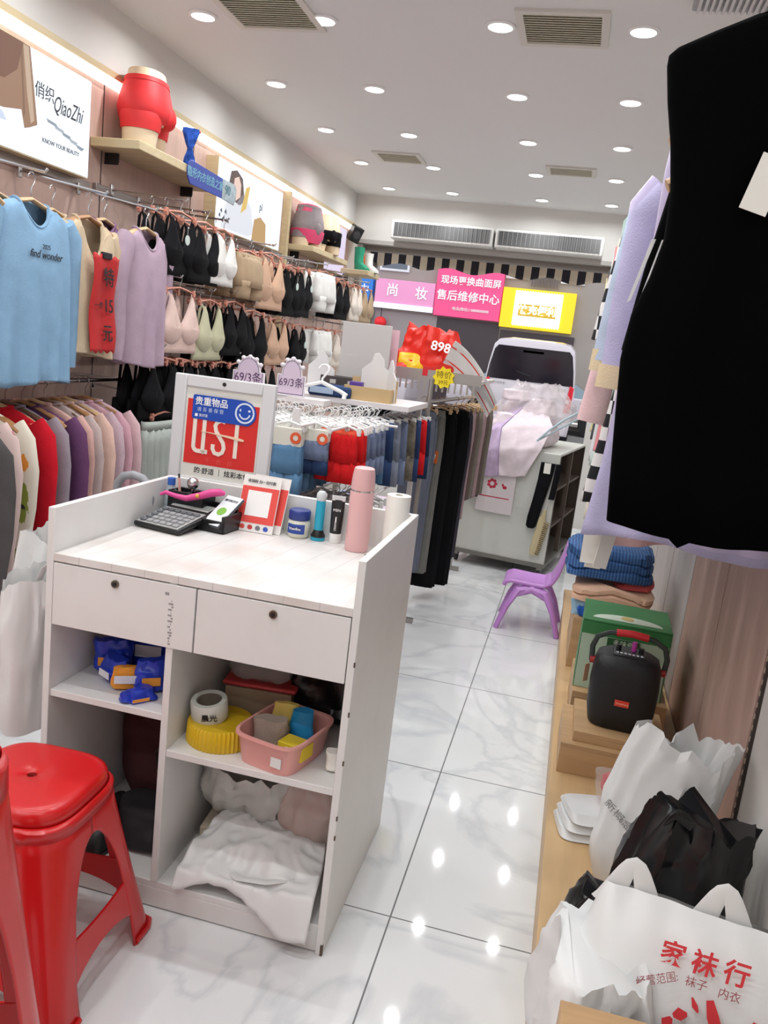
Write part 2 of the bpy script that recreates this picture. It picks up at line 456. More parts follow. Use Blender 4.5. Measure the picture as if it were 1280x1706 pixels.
# ------------------------------------------------------------------ clothes
def make_wood_hanger(name='wooden_hanger', m=hang_wood, hw=.2, lab='plain wooden coat hanger with steel hook'):
    t = T(name, lab, 'hanger')
    b = MB()
    pts = [(-hw, 0, -.155), (-hw * .72, 0, -.125), (-hw * .35, 0, -.098), (0, 0, -.082), (hw * .35, 0, -.098), (hw * .72, 0, -.125), (hw, 0, -.155)]
    b.tube(pts, .013, 10, rr=[.018, .016, .013, .012, .013, .016, .018], flat=.65)
    b.build('shoulder_bar', m, t)
    MB().tube([(.018 * math.cos(a), 0, -.012 + .018 * math.sin(a)) for a in [PI * 1.02 - k * PI * 1.2 / 10 for k in range(11)]] + [(0, 0, -.045), (0, 0, -.085)], .0022, 6).build('hook', chrome, t)
    return freeze(t)
WH = make_wood_hanger()
WH.location = (-2.0, 2.15, 1.9)      # first hanger of the upper rail, on the arm beside the blue shirt
used = {}
def hang(proto, loc, rz, lab, group, mats=None, scale=None):
    if proto.name not in used:
        used[proto.name] = 1
        proto.location = loc; proto.rotation_euler = (0, 0, rz)
        if scale: proto.scale = scale
        tag(proto, lab, proto['category'], group)
        if mats:
            for c, _ in KIDS[proto.name]:
                b = c.name.split('.')[0]
                if b in mats: c.material_slots[0].link = 'OBJECT'; c.material_slots[0].material = mats[b]
        return proto
    return dup(proto, loc, rz, lab, proto['category'], group, mats, scale)

def shirt(name, lab, cat, m, loc, rz=0, W=.2, L=.6, sleeve='long', scoop=.06, amp=.012, hemx=1.0, group=None, neckm=None, cuffm=None, seed=0, slope=1.0, smooth_k=7, sl_out=.055, thin=1.0, sr=.07, sl_len=.30):
    t = T(name, lab, cat, loc, rz, group)
    zn = -.085
    prof = [(0, .072, .030), (.008, .082, .034), (.022, W * .62, .040), (.045 * slope, W * .88, .046), (.075 * slope, W * .985, .050), (.12, W * 1.0, .056), (.2, W * 1.0, .060), (.30, W * 1.0, .058), (.42, W, .055)]
    prof += [(.42 + (L - .42) * q, W * (1 + (hemx - 1) * q), .053) for q in (.25, .5, .75, .94, 1.0)] if L > .5 else [(L * q, W * (1 + (hemx - 1) * q), .052) for q in (.8, 1.0)] if L <= .42 else [(L, W * hemx, .052)]
    prof = [p for p in prof if p[0] <= L + 1e-6]
    rings = []
    for i, (d, rx, ry) in enumerate(prof):
        f = max(0, (d - .12) / max(L - .12, .01))
        rg = sring(zn - d, rx, thin * ry * (1 + .35 * f), 72, p=2.3, amp=amp * f * (.4 + .6 * thin), k=smooth_k / 2, ph=seed + .8 * f)
        for p in rg:
            q = max(0, -p.y / max(ry, .01))
            p.z += 0
            if d < .26: p.z -= scoop * min(1, q * 1.5) * max(0, 1 - (p.x / .088) ** 2) * (1 - d / .26)
            if d >= L - .01: p.z += .012 * math.sin(p.x * 14 + seed) 
        rings.append(rg)
    MB().loft(rings, cap0=False, cap1=False).build('body', m, t, solid=.003)
    nb = [Vector(p) + Vector((0, 0, .004)) for p in rings[1]]
    nb.append(nb[0]); nb.append(nb[1])
    MB().tube(nb, .006, 6).build('neckband', neckm or m, t)
    if sleeve:
        for s_ in (-1, 1):
            if sleeve == 'long':
                path = [(s_ * W * .90, 0, zn - .05), (s_ * (W + .012), 0, zn - .10), (s_ * (W + .03), .004, zn - .2), (s_ * (W + .035), .0, zn - .33), (s_ * (W + .03), -.008, zn - .45), (s_ * (W + .032), -.004, zn - min(.56, L - .02))]
                rr = [.045, .058, .052, .044, .038, .032]; fl = .75 * thin
            elif sleeve == 'short':
                path = [(s_ * W * .86, 0, zn - .05), (s_ * (W + .01), 0, zn - .085), (s_ * (W + sl_out * .7), 0, zn - .6 * sl_len), (s_ * (W + sl_out), 0, zn - sl_len)]
                rr = [.05, sr, sr * 1.03, sr * 1.05]; fl = .6
            sm = MB().tube(path, .05, 16, rr=rr, flat=fl, ref=(0, 1, 0))
            sm.crumple(.006, 9, seed + s_)
            sl = sm.build('sleeve', m, t)
            if cuffm:
                e = Vector(path[-1])
                MB().tube([e + Vector((0, 0, .03)), e + Vector((s_ * .002, 0, -.022))], .05, 16, rr=[rr[-1] * 1.04, rr[-1] * 1.05], flat=fl, ref=(0, 1, 0)).build('cuff', cuffm, t)
    return t

def arm(y, z, lab, x1=-1.84, dz=-.06, g='face-out hanging arms of the left wall rails'):
    t = T('display_hook', lab, 'display hook', (XL + .02, y, z), 0, g)
    MB().tube([(0, 0, 0), (x1 - XL - .03, 0, dz), (x1 - XL - .02, 0, dz + .012)], .005, 8).build('arm_bar', chrome, t)
    MB().box((.004, 0, 0), (.014, .02, .05)).build('arm_bracket', chrome, t, bevel=.003)
    return t

HG = 'wooden hangers on the left wall'
blue = cloth('blue_jersey', (136, 172, 202)); beige = cloth('beige_knit', (206, 186, 158)); lilac = cloth('mauve_jersey', (178, 156, 172)); plum = cloth('plum_jersey', (138, 104, 136))
arm(2.60, 1.94, 'steel arm holding the blue shirt'); arm(2.97, 1.94, 'steel arm holding the beige cardigan with the red banner'); arm(3.36, 1.95, 'steel arm holding the two mauve tops')
hang(WH, (-1.90, 2.60, 1.872), R90, 'pale wooden hanger inside the blue long-sleeved shirt', HG)
bs = shirt('long_sleeved_shirt', 'light blue long-sleeved shirt with small black print hanging on the left wall', 'shirt', blue, (-1.90, 2.60, 1.872), R90, W=.205, L=.615, scoop=.085, amp=.016, seed=1)
text('2025', ink, bs, (.0, -.0665, -.235), size=.022)
text('find wonder', ink, bs, (0, -.067, -.262), size=.036, bold=.004, shear=.2)
hang(WH, (-2.03, 2.585, 1.885), R90, 'pale wooden hanger just behind the blue shirt', HG)
shirt('long_sleeved_shirt', 'pale blue shirt hidden behind the light blue printed shirt', 'shirt', blue, (-2.03, 2.585, 1.885), R90, W=.19, L=.60, seed=2, thin=.55)
hang(WH, (-1.92, 2.97, 1.875), R90, 'brown wooden hanger inside the beige cardigan', HG, mats={'shoulder_bar': mat('hanger_brown', (170, 124, 80), .45)})
shirt('cardigan', 'beige open-neck cardigan with a red banner clipped to its front', 'cardigan', beige, (-1.92, 2.97, 1.875), R90, W=.165, L=.52, scoop=.15, amp=.008, seed=3)
hang(WH, (-2.05, 2.93, 1.885), R90, 'light wooden hanger behind the beige cardigan', HG)
shirt('cardigan', 'second beige cardigan tucked behind the one with the red banner', 'cardigan', beige, (-2.05, 2.93, 1.885), R90, W=.15, L=.58, seed=4, thin=.5)
# banner
bn = T('sale_banner', 'red paper banner with brushed black writing clipped on the beige cardigan', 'banner', (-1.832, 2.96, 1.655), R90)
banner_m = mat('banner_red', (188, 30, 32), .7, var=.05, vscale=20)
MB().grid(lambda u, v: ((u - .5) * .17 + .004 * math.sin(v * 9), -.006 * math.sin(v * 7 + u * 2) - .004 * math.sin(u * 9), -v * .365 + .006 * math.sin(u * 25) * (1 if v > .98 or v < .02 else 0)), 16, 24).build('sheet', banner_m, bn, solid=.001)
for k, (s_, sz) in enumerate((('特', .075), ('15', .07), ('元', .07))):
    text(s_, ink, bn, (.015 + .004 * k, -.0135, -.085 - .105 * k), size=sz, bold=.01, shear=-.15)
text('一件', ink, bn, (-.05, -.0135, -.19), size=.03)
MB().bb(-.03, .03, -.012, .004, -.012, .012).build('binder_clip', dark_metal, bn, bevel=.003)
hang(WH, (-1.90, 3.37, 1.895), R90, 'pale wooden hanger inside the mauve long-sleeved top', HG)
shirt('long_sleeved_blouse', 'mauve scoop-neck long-sleeved top hanging in soft folds', 'top', lilac, (-1.90, 3.37, 1.895), R90, W=.165, L=.57, scoop=.085, amp=.016, seed=5)
hang(WH, (-2.04, 3.27, 1.905), R90, 'pale wooden hanger inside the darker plum top', HG)
shirt('long_sleeved_blouse', 'darker plum long-sleeved top behind the mauve one', 'top', plum, (-2.04, 3.27, 1.905), R90, W=.16, L=.55, seed=6, thin=.55)
for k in range(5):
    hang(WH, (-1.88 - .03 * k, 2.22 + .012 * k, 1.90), R90, 'wooden hanger crowded on the rail at the picture edge', HG)
arm(2.23, 1.95, 'steel arm holding spare wooden hangers')

# lower rail, garments seen from their aisle edge
RX, RZ = -2.03, 1.165
t = T('clothes_rail', 'steel clothes rail below the blue shirt carrying the row of pyjama tops', 'rail', (RX, 2.65, RZ - .012))
MB().cyl((0, -.85, 0), (0, .82, 0), .011).build('bar', chrome, t)
for y in (-.8, .75): MB().cyl((0, y, 0), (XL + .0 - RX, y, 0), .008).build('bracket', chrome, t)
def pattern_nodes(nt, b):        # big cut-out shapes printed on cream cloth
    N = nt.nodes.new; L = nt.links.new
    tc = N('ShaderNodeTexCoord'); nz = N('ShaderNodeTexNoise'); nz.inputs['Scale'].default_value = 14
    mx = N('ShaderNodeMix'); mx.data_type = 'VECTOR'; mx.inputs['Factor'].default_value = .03
    L(tc.outputs['Object'], mx.inputs[4]); L(nz.outputs['Color'], mx.inputs[5])
    last = None
    B_, G_, O_, K_ = (40, 76, 160), (136, 150, 60), (226, 146, 54), (36, 34, 40)
    for c, x, z, rx, rz in ((B_, .195, -.27, .030, .055), (O_, .232, -.235, .022, .028), (G_, .232, -.37, .026, .07), (B_, .20, -.45, .024, .085), (K_, .24, -.385, .006, .010), (G_, .215, -.57, .03, .04), (O_, .24, -.50, .012, .02),
                            (B_, .05, -.30, .05, .06), (G_, -.10, -.40, .05, .06), (O_, .10, -.50, .04, .04), (B_, -.15, -.25, .04, .05), (G_, .12, -.28, .04, .05), (B_, .13, -.62, .05, .04), (O_, -.05, -.60, .05, .04)):
        sb = N('ShaderNodeVectorMath'); sb.operation = 'SUBTRACT'; sb.inputs[1].default_value = (x, 0, z); L(mx.outputs[1], sb.inputs[0])
        ml = N('ShaderNodeVectorMath'); ml.operation = 'MULTIPLY'; ml.inputs[1].default_value = (1 / rx, 0, 1 / rz); L(sb.outputs[0], ml.inputs[0])
        ln = N('ShaderNodeVectorMath'); ln.operation = 'LENGTH'; L(ml.outputs[0], ln.inputs[0])
        lt = N('ShaderNodeMath'); lt.operation = 'LESS_THAN'; lt.inputs[1].default_value = 1.0; L(ln.outputs['Value'], lt.inputs[0])
        mc = N('ShaderNodeMix'); mc.data_type = 'RGBA'; L(lt.outputs[0], mc.inputs['Factor']); mc.inputs['B'].default_value = rgb(c)
        if last is None: mc.inputs['A'].default_value = rgb((228, 222, 206))
        else: L(last, mc.inputs['A'])
        last = mc.outputs['Result']
    L(last, b.inputs['Base Color']); b.inputs['Roughness'].default_value = .85
patt = ramp_mat('abstract_print', pattern_nodes)
def dots_nodes(nt, b):
    N = nt.nodes.new; L = nt.links.new
    tc = N('ShaderNodeTexCoord'); v = N('ShaderNodeTexVoronoi'); v.inputs['Scale'].default_value = 15
    L(tc.outputs['Object'], v.inputs['Vector'])
    r = N('ShaderNodeValToRGB'); r.color_ramp.interpolation = 'CONSTANT'; e = r.color_ramp.elements
    e[0].color = rgb((196, 130, 140)); e[1].position = .22; e[1].color = rgb((228, 202, 196))
    L(v.outputs['Distance'], r.inputs[0]); L(r.outputs[0], b.inputs['Base Color']); b.inputs['Roughness'].default_value = .85
LOW = [
    (2.13, .275, .80, cloth('charcoal_wool', (84, 82, 82)), 'long charcoal grey coat at the picture edge on the lower rail', 'coat', .135),
    (2.39, .23, .78, ramp_mat('pink_dots', dots_nodes), 'pale pink pyjama top with rosy spots next to the patterned one', 'pyjama top', .0),
    (2.49, .23, .72, patt, 'white pyjama shirt with blue, green and orange abstract shapes', 'pyjama top', 0),
    (2.60, .235, .70, cloth('red_jersey', (206, 32, 48)), 'bright red top on the lower rail', 'top', 0),
    (2.66, .235, .70, cloth('grey_jersey', (156, 148, 158)), 'grey top between the red and the purple ones', 'top', 0),
    (2.73, .245, .68, cloth('purple_satin', (104, 66, 102), .5), 'dark purple satin top on the lower rail', 'top', .02),
    (2.82, .24, .70, cloth('salmon_pink', (218, 174, 164)), 'salmon pink top just past the purple satin one', 'top', 0),
    (2.89, .235, .70, cloth('greige', (192, 176, 174)), 'greige top wedged between two pink tops', 'top', 0),
    (2.96, .235, .70, cloth('powder_pink', (222, 186, 172)), 'powder pink top, third from the purple satin one', 'top', 0),
    (3.03, .235, .70, cloth('dusty_lilac', (196, 172, 182)), 'dusty lilac top, fourth from the purple satin one', 'top', 0),
    (3.10, .24, .70, cloth('mauve_pink', (206, 162, 172)), 'mauve pink top near the end of the lower rail', 'top', 0),
    (3.17, .24, .70, cloth('pale_rose', (210, 178, 182)), 'pale rose top that ends the lower rail', 'top', 0)]
for k, (y, w, L, m, lab, cat, dx) in enumerate(LOW):
    hang(WH, (RX + dx, y, RZ), -.03, 'wooden hanger carrying the ' + lab.replace(' on the lower rail', '').replace(' at the picture edge', '').split(',')[0].split(' with ')[0], HG, mats={'shoulder_bar': [hang_wood, mat('hanger_brown', (170, 124, 80), .45), mat('hanger_dark', (110, 80, 62), .45)][(k * 2) % 3]})
    shirt({'coat': 'long_coat', 'pyjama top': 'pyjama_top', 'top': 'long_sleeved_blouse'}[cat], lab, cat, m, (RX + dx, y, RZ), -.03 + .04 * math.sin(k * 1.7), W=w - .035, L=L, hemx=1.12 if cat == 'coat' else 1.0, seed=k, amp=.01, thin=.42, scoop=.03 if cat != 'pyjama top' else .07)

# grey green skirts with rose gold hangers
def skirt(lab, m, loc, rz, W=.2, L=.42):
    t = T('pleated_skirt', lab, 'skirt', loc, rz, 'grey green skirts below the lowest bra row')
    rings = [sring(-d, W * (1 + .25 * d), .03 + .05 * d, 72, p=2.2, amp=.010 * min(1, d * 5), k=9) for d in (.04, .10, .2, .3, L)]
    MB().loft(rings, False, False).build('pleats', m, t, solid=.003)
    MB().loft([sring(-.005, W, .03, 40), sring(-.045, W * 1.01, .032, 40)], False, False).build('waistband', m, t, solid=.004)
    return t
sk_m = cloth('grey_green', (172, 178, 172))
def make_bar_hanger(name, m, hw, lab):
    t = T(name, lab, 'hanger')
    MB().tube([(-hw, 0, -.07), (-hw * .5, 0, -.058), (0, 0, -.05), (hw * .5, 0, -.058), (hw, 0, -.07)], .005, 8).build('hanger_bar', m, t)
    MB().tube([(.014 * math.cos(a), 0, -.010 + .014 * math.sin(a)) for a in [PI - k * PI * 1.2 / 8 for k in range(9)]] + [(0, 0, -.03), (0, 0, -.05)], .002, 6).build('hook', chrome if m is rose else m, t)
    for s_ in (-1, 1): MB().bb(s_ * hw * .86 - .008, s_ * hw * .86 + .008, -.008, .008, -.085, -.052).build('clip', m, t, bevel=.002)
    return freeze(t)
RH = make_bar_hanger('rose_gold_hanger', rose, .13, 'rose gold clip hanger')
WP = make_bar_hanger('white_clip_hanger', white_pl, .065, 'white plastic clip hanger')
for k in range(4):
    y = 3.52 + .02 * (k % 2); x = -1.84 - .06 * k
    hang(RH, (x, y, 1.075), R90, 'rose gold clip hanger holding a grey green skirt', 'rose gold hangers of the grey green skirts')
    skirt('grey green pleated skirt hanging below the lowest bra row', sk_m, (x, y, .995), R90, W=.19 - .005 * k, L=.40)
arm(3.53, 1.11, 'steel arm low on the wall holding the grey green skirts', dz=-.03)

# bras -------------------------------------------------------------
def make_bra(name, m, lab, w=.15, deep=1.0):
    t = T(name, lab, 'bra')
    # origin: clips of the hanger; straps up, cups, band below
    for s_ in (-1, 1):
        cx = s_ * w * .48
        c = MB(); rings = []
        for i in range(9):
            a = i / 8 * R90
            r = math.cos(a)
            rg = []
            for j in range(20):
                th = 2 * PI * j / 20
                px, pz = math.cos(th), math.sin(th)
                up = max(0, pz)
                rg.append(Vector((cx + px * w * .54 * r * (1 - .72 * up) - s_ * 0 + s_ * up * .012 * r, -.012 - .036 * deep * math.sin(a) * (1 - .15 * up), -.135 + pz * (.068 + .062 * up) * r)))
            rings.append(rg)
        c.loft(rings); c.build('cup', m, t)
        MB().tube([(cx + s_ * .012, -.012, -.022), (cx + s_ * .02, -.004, .0), (cx + s_ * .025, .004, -.02), (cx + s_ * .02, .016, -.15)], .0032, 6, flat=2.2).build('strap', m, t)
    b = MB().loft([sring(z, w * (1 + .02 * k), .02, 40, cy=.0, p=2.6) for k, z in enumerate((-.150, -.18, -.215, -.235))], False, False)
    b.build('band', m, t, solid=.003)
    MB().prism([(-.02, -.12), (.02, -.12), (.035, -.19), (-.035, -.19)], -.022, -.014).build('bridge', m, t)
    return freeze(t)
def make_briefs(name, m, lab, w=.13, L=.24, leg=.08):
    t = T(name, lab, 'briefs')
    rings = []
    for d in (.0, .03, .07, .12, .16):
        rings.append(sring(-d, w * (1 + .10 * math.sin(d * 12)), .03 + .03 * math.sin(min(1, d * 8) * R90), 48, p=2.2, amp=.002, k=7))
    MB().loft(rings, False, False).build('hip_panel', m, t, solid=.003)
    for s_ in (-1, 1):
        lr = [sring(-.13 - (L - .13) * q, w * (.52 - .08 * q), .055 - .01 * q, 28, cx=s_ * w * (.53 + .02 * q), p=2.2) for q in (0, .3, .7, 1)]
        MB().loft(lr, False, False).build('leg_panel', m, t, solid=.003)
    MB().loft([sring(.006, w * .99, .031, 40), sring(-.022, w * 1.0, .033, 40)], False, False).build('waistband', m, t, solid=.004)
    return freeze(t)
black_c = cloth('black_lace', (20, 19, 22), .75); cream_c = cloth('cream_satin', (224, 212, 200), .55); nude_c = cloth('nude_satin', (208, 172, 146), .55)
pink_c = cloth('blush_satin', (222, 194, 184), .5); sage_c = cloth('sage_satin', (196, 194, 164), .55); white_c = cloth('white_satin', (232, 230, 226), .6); taupe_c = cloth('taupe_mesh', (176, 152, 124), .6)
BRA = make_bra('bra', black_c, 'black bra on the left wall')
BRF = make_briefs('shaping_briefs', taupe_c, 'taupe shaping briefs hanging on the left wall', .15, .22)
tagm = mat('hang_tag', (206, 220, 214), .5)
TG = T('hang_tag', 'small round white hang tag on a black bra', 'tag'); MB().tube([(0, 0, 0), (0, -.002, 0)], .022, 20).build('tag_disc', tagm, TG); MB().cyl((0, 0, .02), (0, 0, .06), .0008, 5).build('tag_string', white_pl, TG); freeze(TG)
ROWN = {1: 'highest', 2: 'middle', 3: 'lowest'}
CM = {'black': black_c, 'cream': cream_c, 'nude': nude_c, 'blush': pink_c, 'sage': sage_c, 'white': white_c, 'taupe': taupe_c}
arms_seen = set()
def bras(row, y, z, col, n, s=1.0, kind='bra', tagd=False, first=None, x0=-1.86, step=.065, tilt=0):
    for k in range(n):
        c = col if (k == 0 or first is None) else first
        x = x0 - step * k; yy = y + .016 * math.sin(k * 2.1 + y * 9)
        gl = '%s %s of the %s row' % (c, 'bras' if kind == 'bra' else 'shaping briefs', ROWN[row])
        hang(RH, (x, yy, z + .078), R90 + .06 * math.sin(k + y * 5), 'rose gold clip hanger in the %s row of bras' % ROWN[row], 'rose gold hangers of the %s bra row' % ROWN[row], scale=(s, 1, 1))
        if kind == 'bra':
            hang(BRA, (x, yy, z), R90 + .06 * math.sin(k + y * 5), '%s bra on a rose gold hanger in the %s row' % (c, ROWN[row]), gl, {p: CM[c] for p in ('cup', 'band', 'strap', 'bridge')}, (s, 1, s))
        else:
            hang(BRF, (x, yy, z), R90 + .06 * math.sin(k + y * 5), '%s shaping briefs clipped on a rose gold hanger in the %s row' % (c, ROWN[row]), gl, {p: CM[c] for p in ('hip_panel', 'leg_panel', 'waistband')}, (s, 1, s))
    if tagd:
        hang(TG, (x0 + .075, y - .05, z - .10), R90, 'small round white hang tag on a black bra in the %s row' % ROWN[row], 'round tags on the black bras')
    arm(y, z + .095, 'steel arm carrying %s %s in the %s row' % (col, 'bras' if kind == 'bra' else 'briefs', ROWN[row]), dz=-.02)
bras(1, 3.62, 1.90, 'black', 3, 1.1, tagd=True, x0=-1.88); bras(1, 3.86, 1.89, 'black', 3, 1.1); bras(1, 4.08, 1.89, 'white', 2, 1.05)
bras(1, 4.40, 1.83, 'taupe', 3, 1.05, 'briefs'); bras(1, 4.76, 1.86, 'nude', 3, 1.25); bras(1, 5.08, 1.83, 'black', 3, 1.2, tagd=True); bras(1, 5.36, 1.84, 'black', 3, 1.2, tagd=True)
bras(1, 5.80, 1.87, 'white', 2, 1.15, 'briefs'); bras(1, 6.25, 1.86, 'black', 3, 1.15); bras(1, 6.66, 1.86, 'cream', 3, 1.1); bras(1, 7.0, 1.86, 'taupe', 3, 1.1)
bras(2, 3.62, 1.565, 'blush', 3, 1.15); bras(2, 3.98, 1.535, 'sage', 2, 1.15, first='black'); bras(2, 4.26, 1.55, 'black', 3, 1.1); bras(2, 4.54, 1.52, 'black', 3, 1.25); bras(2, 4.93, 1.50, 'nude', 3, 1.1)
bras(2, 5.34, 1.48, 'black', 3, 1.1, tagd=True); bras(2, 5.85, 1.48, 'white', 2, 1.05, 'briefs'); bras(2, 6.3, 1.48, 'cream', 3, 1.05); bras(2, 6.75, 1.48, 'nude', 3, 1.05)
for k, y in enumerate((3.5, 3.66, 3.82, 3.98, 4.16, 4.36, 4.58, 4.8)):
    bras(3, y, 1.245 - .004 * k, 'black', 3, 1.1)
# ------------------------------------------------------------------ cashier counter
def white_wear(nt, b):
    N = nt.nodes.new; L = nt.links.new
    tc = N('ShaderNodeTexCoord'); n = N('ShaderNodeTexNoise'); n.inputs['Scale'].default_value = 9; n.inputs['Detail'].default_value = 8
    L(tc.outputs['Object'], n.inputs['Vector'])
    r = N('ShaderNodeValToRGB'); e = r.color_ramp.elements
    e[0].position = .2; e[0].color = rgb((221, 219, 216)); e[1].position = .5; e[1].color = rgb((227, 226, 224))
    L(n.outputs['Fac'], r.inputs[0]); L(r.outputs[0], b.inputs['Base Color']); b.inputs['Roughness'].default_value = .38
lam = ramp_mat('worn_white_laminate', white_wear)
def top_nodes(nt, b):
    N = nt.nodes.new; L = nt.links.new
    tc = N('ShaderNodeTexCoord'); mp = N('ShaderNodeMapping'); mp.inputs['Rotation'].default_value = (0, 0, .12)
    L(tc.outputs['Object'], mp.inputs[0])
    sp = N('ShaderNodeSeparateXYZ'); L(mp.outputs[0], sp.inputs[0])
    d = N('ShaderNodeMath'); d.operation = 'DIVIDE'; d.inputs[1].default_value = .085; L(sp.outputs[0], d.inputs[0])
    f = N('ShaderNodeMath'); f.operation = 'FRACT'; L(d.outputs[0], f.inputs[0])
    c = N('ShaderNodeMath'); c.operation = 'LESS_THAN'; c.inputs[1].default_value = .035; L(f.outputs[0], c.inputs[0])
    n = N('ShaderNodeTexNoise'); n.inputs['Scale'].default_value = 7; n.inputs['Detail'].default_value = 6; L(tc.outputs['Object'], n.inputs['Vector'])
    r = N('ShaderNodeValToRGB'); e = r.color_ramp.elements
    e[0].position = .35; e[0].color = rgb((214, 206, 200)); e[1].position = .6; e[1].color = rgb((226, 223, 220)); L(n.outputs['Fac'], r.inputs[0])
    mix = N('ShaderNodeMix'); mix.data_type = 'RGBA'; L(c.outputs[0], mix.inputs['Factor']); L(r.outputs[0], mix.inputs['A']); mix.inputs['B'].default_value = rgb((204, 200, 197))
    L(mix.outputs['Result'], b.inputs['Base Color']); b.inputs['Roughness'].default_value = .34
top_m = ramp_mat('glossy_scratched_worktop', top_nodes)
X0, X1, Y0, Y1 = -1.165, -.385, 1.69, 2.29
ct = T('cashier_counter', 'white laminate cashier counter with two drawers and open shelves', 'counter', (0, 0, 0))
th = .018
MB().bb(X0, X0 + th, Y0, Y1, .0, .985).build('side_panel', lam, ct, bevel=.0015)
MB().bb(X1 - th, X1, Y0, Y1, .0, .985).build('side_panel', lam, ct, bevel=.0015)
MB().bb(X0 + th, X1 - th, Y1 - th, Y1, .02, .985).build('back_panel', lam, ct, bevel=.0015)
MB().bb(X0 + th, X1 - th, Y0, Y1 - th, .855, .875).build('worktop', top_m, ct, bevel=.0015)
MB().bb(-.845, -.827, Y0 + .004, Y1 - th, .075, .855).build('divider', lam, ct, bevel=.0015)
MB().bb(X0 + th, -.845, Y0 + .006, Y1 - th, .507, .525).build('shelf_board', lam, ct, bevel=.0015)
MB().bb(-.827, X1 - th, Y0 + .006, Y1 - th, .417, .435).build('shelf_board', lam, ct, bevel=.0015)
MB().bb(X0 + th, X1 - th, Y0 + .006, Y1 - th, .057, .075).build('shelf_board', lam, ct, bevel=.0015)
MB().bb(X0 + th, X1 - th, Y0 + .006, Y0 + .024, .004, .057).build('plinth', lam, ct, bevel=.0015)
for (a, b_, lx) in ((X0 + th + .002, -.776, -.98), (-.772, X1 - th - .002, -.585)):
    dr = MB().bb(a, b_, Y0 - .001, Y0 + .016, .697, .852).build('drawer', lam, ct, bevel=.0012)
    MB().bb(a + .02, b_ - .02, Y0 + .016, Y0 + .42, .70, .80).build('drawer_box', edge_w, dr)
    lk = MB().xf(Matrix.Identity(4)); lk.cyl((lx, Y0 - .006, .828), (lx, Y0 + .002, .828), .0095, 20)
    lk.build('drawer_lock', mat('lock_brass', (120, 112, 96), .35, .8), dr)
    MB().cyl((lx, Y0 - .0075, .828), (lx, Y0 - .005, .828), .0055, 16).build('keyhole', dark_metal, dr)
scuff = mat('scuff_grey', (150, 148, 148), .7)
s_ = MB()
for k in range(16):
    s_.bb(-.838 + .004 * math.sin(k * 3), -.832 + .003 * math.sin(k * 5), Y0 - .0016, Y0 - .0009, .705 + k * .007, .709 + k * .007)
s_.bb(-.852, -.842, Y0 - .0016, Y0 - .0009, .825, .832)
s_.build('scuff_mark', scuff, ct, smooth=False)
ch = MB()
for z in (.31, .36, .5, .62, .74): ch.bb(X1 - .003, X1 + .0006, Y0 - .0005, Y0 + .003, z, z + .012)
ch.bb(X1 - .006, X1 + .0006, Y0 - .0006, Y0 + .006, 0, .03)
ch.build('chipped_edge', mat('chip_brown', (92, 78, 66), .8), ct, smooth=False)

# --- on the worktop
ZT = .8755
# calculator
ca = T('desk_calculator', 'large black and silver desk calculator on the counter top', 'calculator', (-1.02, 2.075, ZT), -.18)
ca.location = (-1.045, 2.13, ZT)
tilt = Matrix.Rotation(.17, 4, 'X')
MB().bb(-.078, .078, -.105, .105, .0, .016).xf(tilt).build('calculator_body', black_pl, ca, bevel=.006, loc=(0, 0, .0185))
MB().bb(-.070, .070, -.100, .030, .0155, .0172).xf(tilt).build('keypad_plate', mat('calc_silver', (188, 188, 186), .35, .3), ca, loc=(0, 0, .0185))
MB().bb(-.066, .066, .046, .088, .0155, .019).xf(tilt).build('display_bezel', mat('calc_silver', (188, 188, 186), .35, .3), ca, bevel=.002, loc=(0, 0, .0185))
MB().bb(-.060, .060, .052, .082, .018, .0196).xf(tilt).build('display', mat('lcd', (160, 168, 162), .2), ca, loc=(0, 0, .0185))
key_d = mat('calc_key', (150, 150, 152), .5); key_b = mat('calc_key_dark', (96, 98, 102), .5)
for r in range(5):
    for c in range(6):
        MB().bb(-.063 + c * .0215, -.045 + c * .0215, -.094 + r * .0235, -.078 + r * .0235, .0165, .0225).xf(tilt).build('key', key_d if (c > 0 and r < 4) else key_b, ca, bevel=.002, loc=(0, 0, .0185))
MB().bb(-.075, .075, .06, .1, 0, .006).build('back_foot', black_pl, ca, loc=(0, 0, .0))

# organiser
og = T('desk_organiser', 'black mesh-like desk organiser with raised pen cup and tray', 'organiser', (-.99, 2.19, ZT), -.12)
org_m = mat('organiser_black', (24, 24, 27), .3)
b = MB().bb(-.13, .10, -.07, .06, 0, .006)
b.bb(.09, .10, -.07, .06, 0, .05).bb(.02, .10, -.07, -.062, 0, .035).bb(-.13, .1, .052, .06, 0, .06).bb(.015, .022, -.07, .06, 0, .02)
b.build('tray', org_m, og, bevel=.002)
b = MB().bb(-.13, -.01, -.01, -.004, .0, .085).bb(-.13, -.01, .05, .06, 0, .085).bb(-.13, -.124, -.01, .06, 0, .085).bb(-.016, -.01, -.01, .06, 0, .085).bb(-.07, -.064, -.01, .06, 0, .085)
b.build('pen_cup', org_m, og, bevel=.002)
ph = T('barcode_phone', 'white handheld device with green emblem leaning in the black organiser', 'device', (-.925, 2.165, ZT + .048), 0, rot=(-.95, .0, -.35))
MB().bb(-.032, .032, -.011, .0, -.062, .062).xf(Matrix.Identity(4)).build('device_body', mat('device_dark', (70, 74, 80), .4), ph, bevel=.008, bseg=3)
MB().bb(-.030, .030, -.0125, -.010, -.060, .060).build('face_plate', mat('device_white', (228, 232, 236), .35), ph, bevel=.006)
MB().tube([(0, -.0125, -.005), (0, -.0138, -.005)], .015, 24).build('emblem', mat('emblem_green', (120, 176, 62), .5), ph)
text('请扫码支付', ink, ph, (0, -.0128, .040), size=.010)
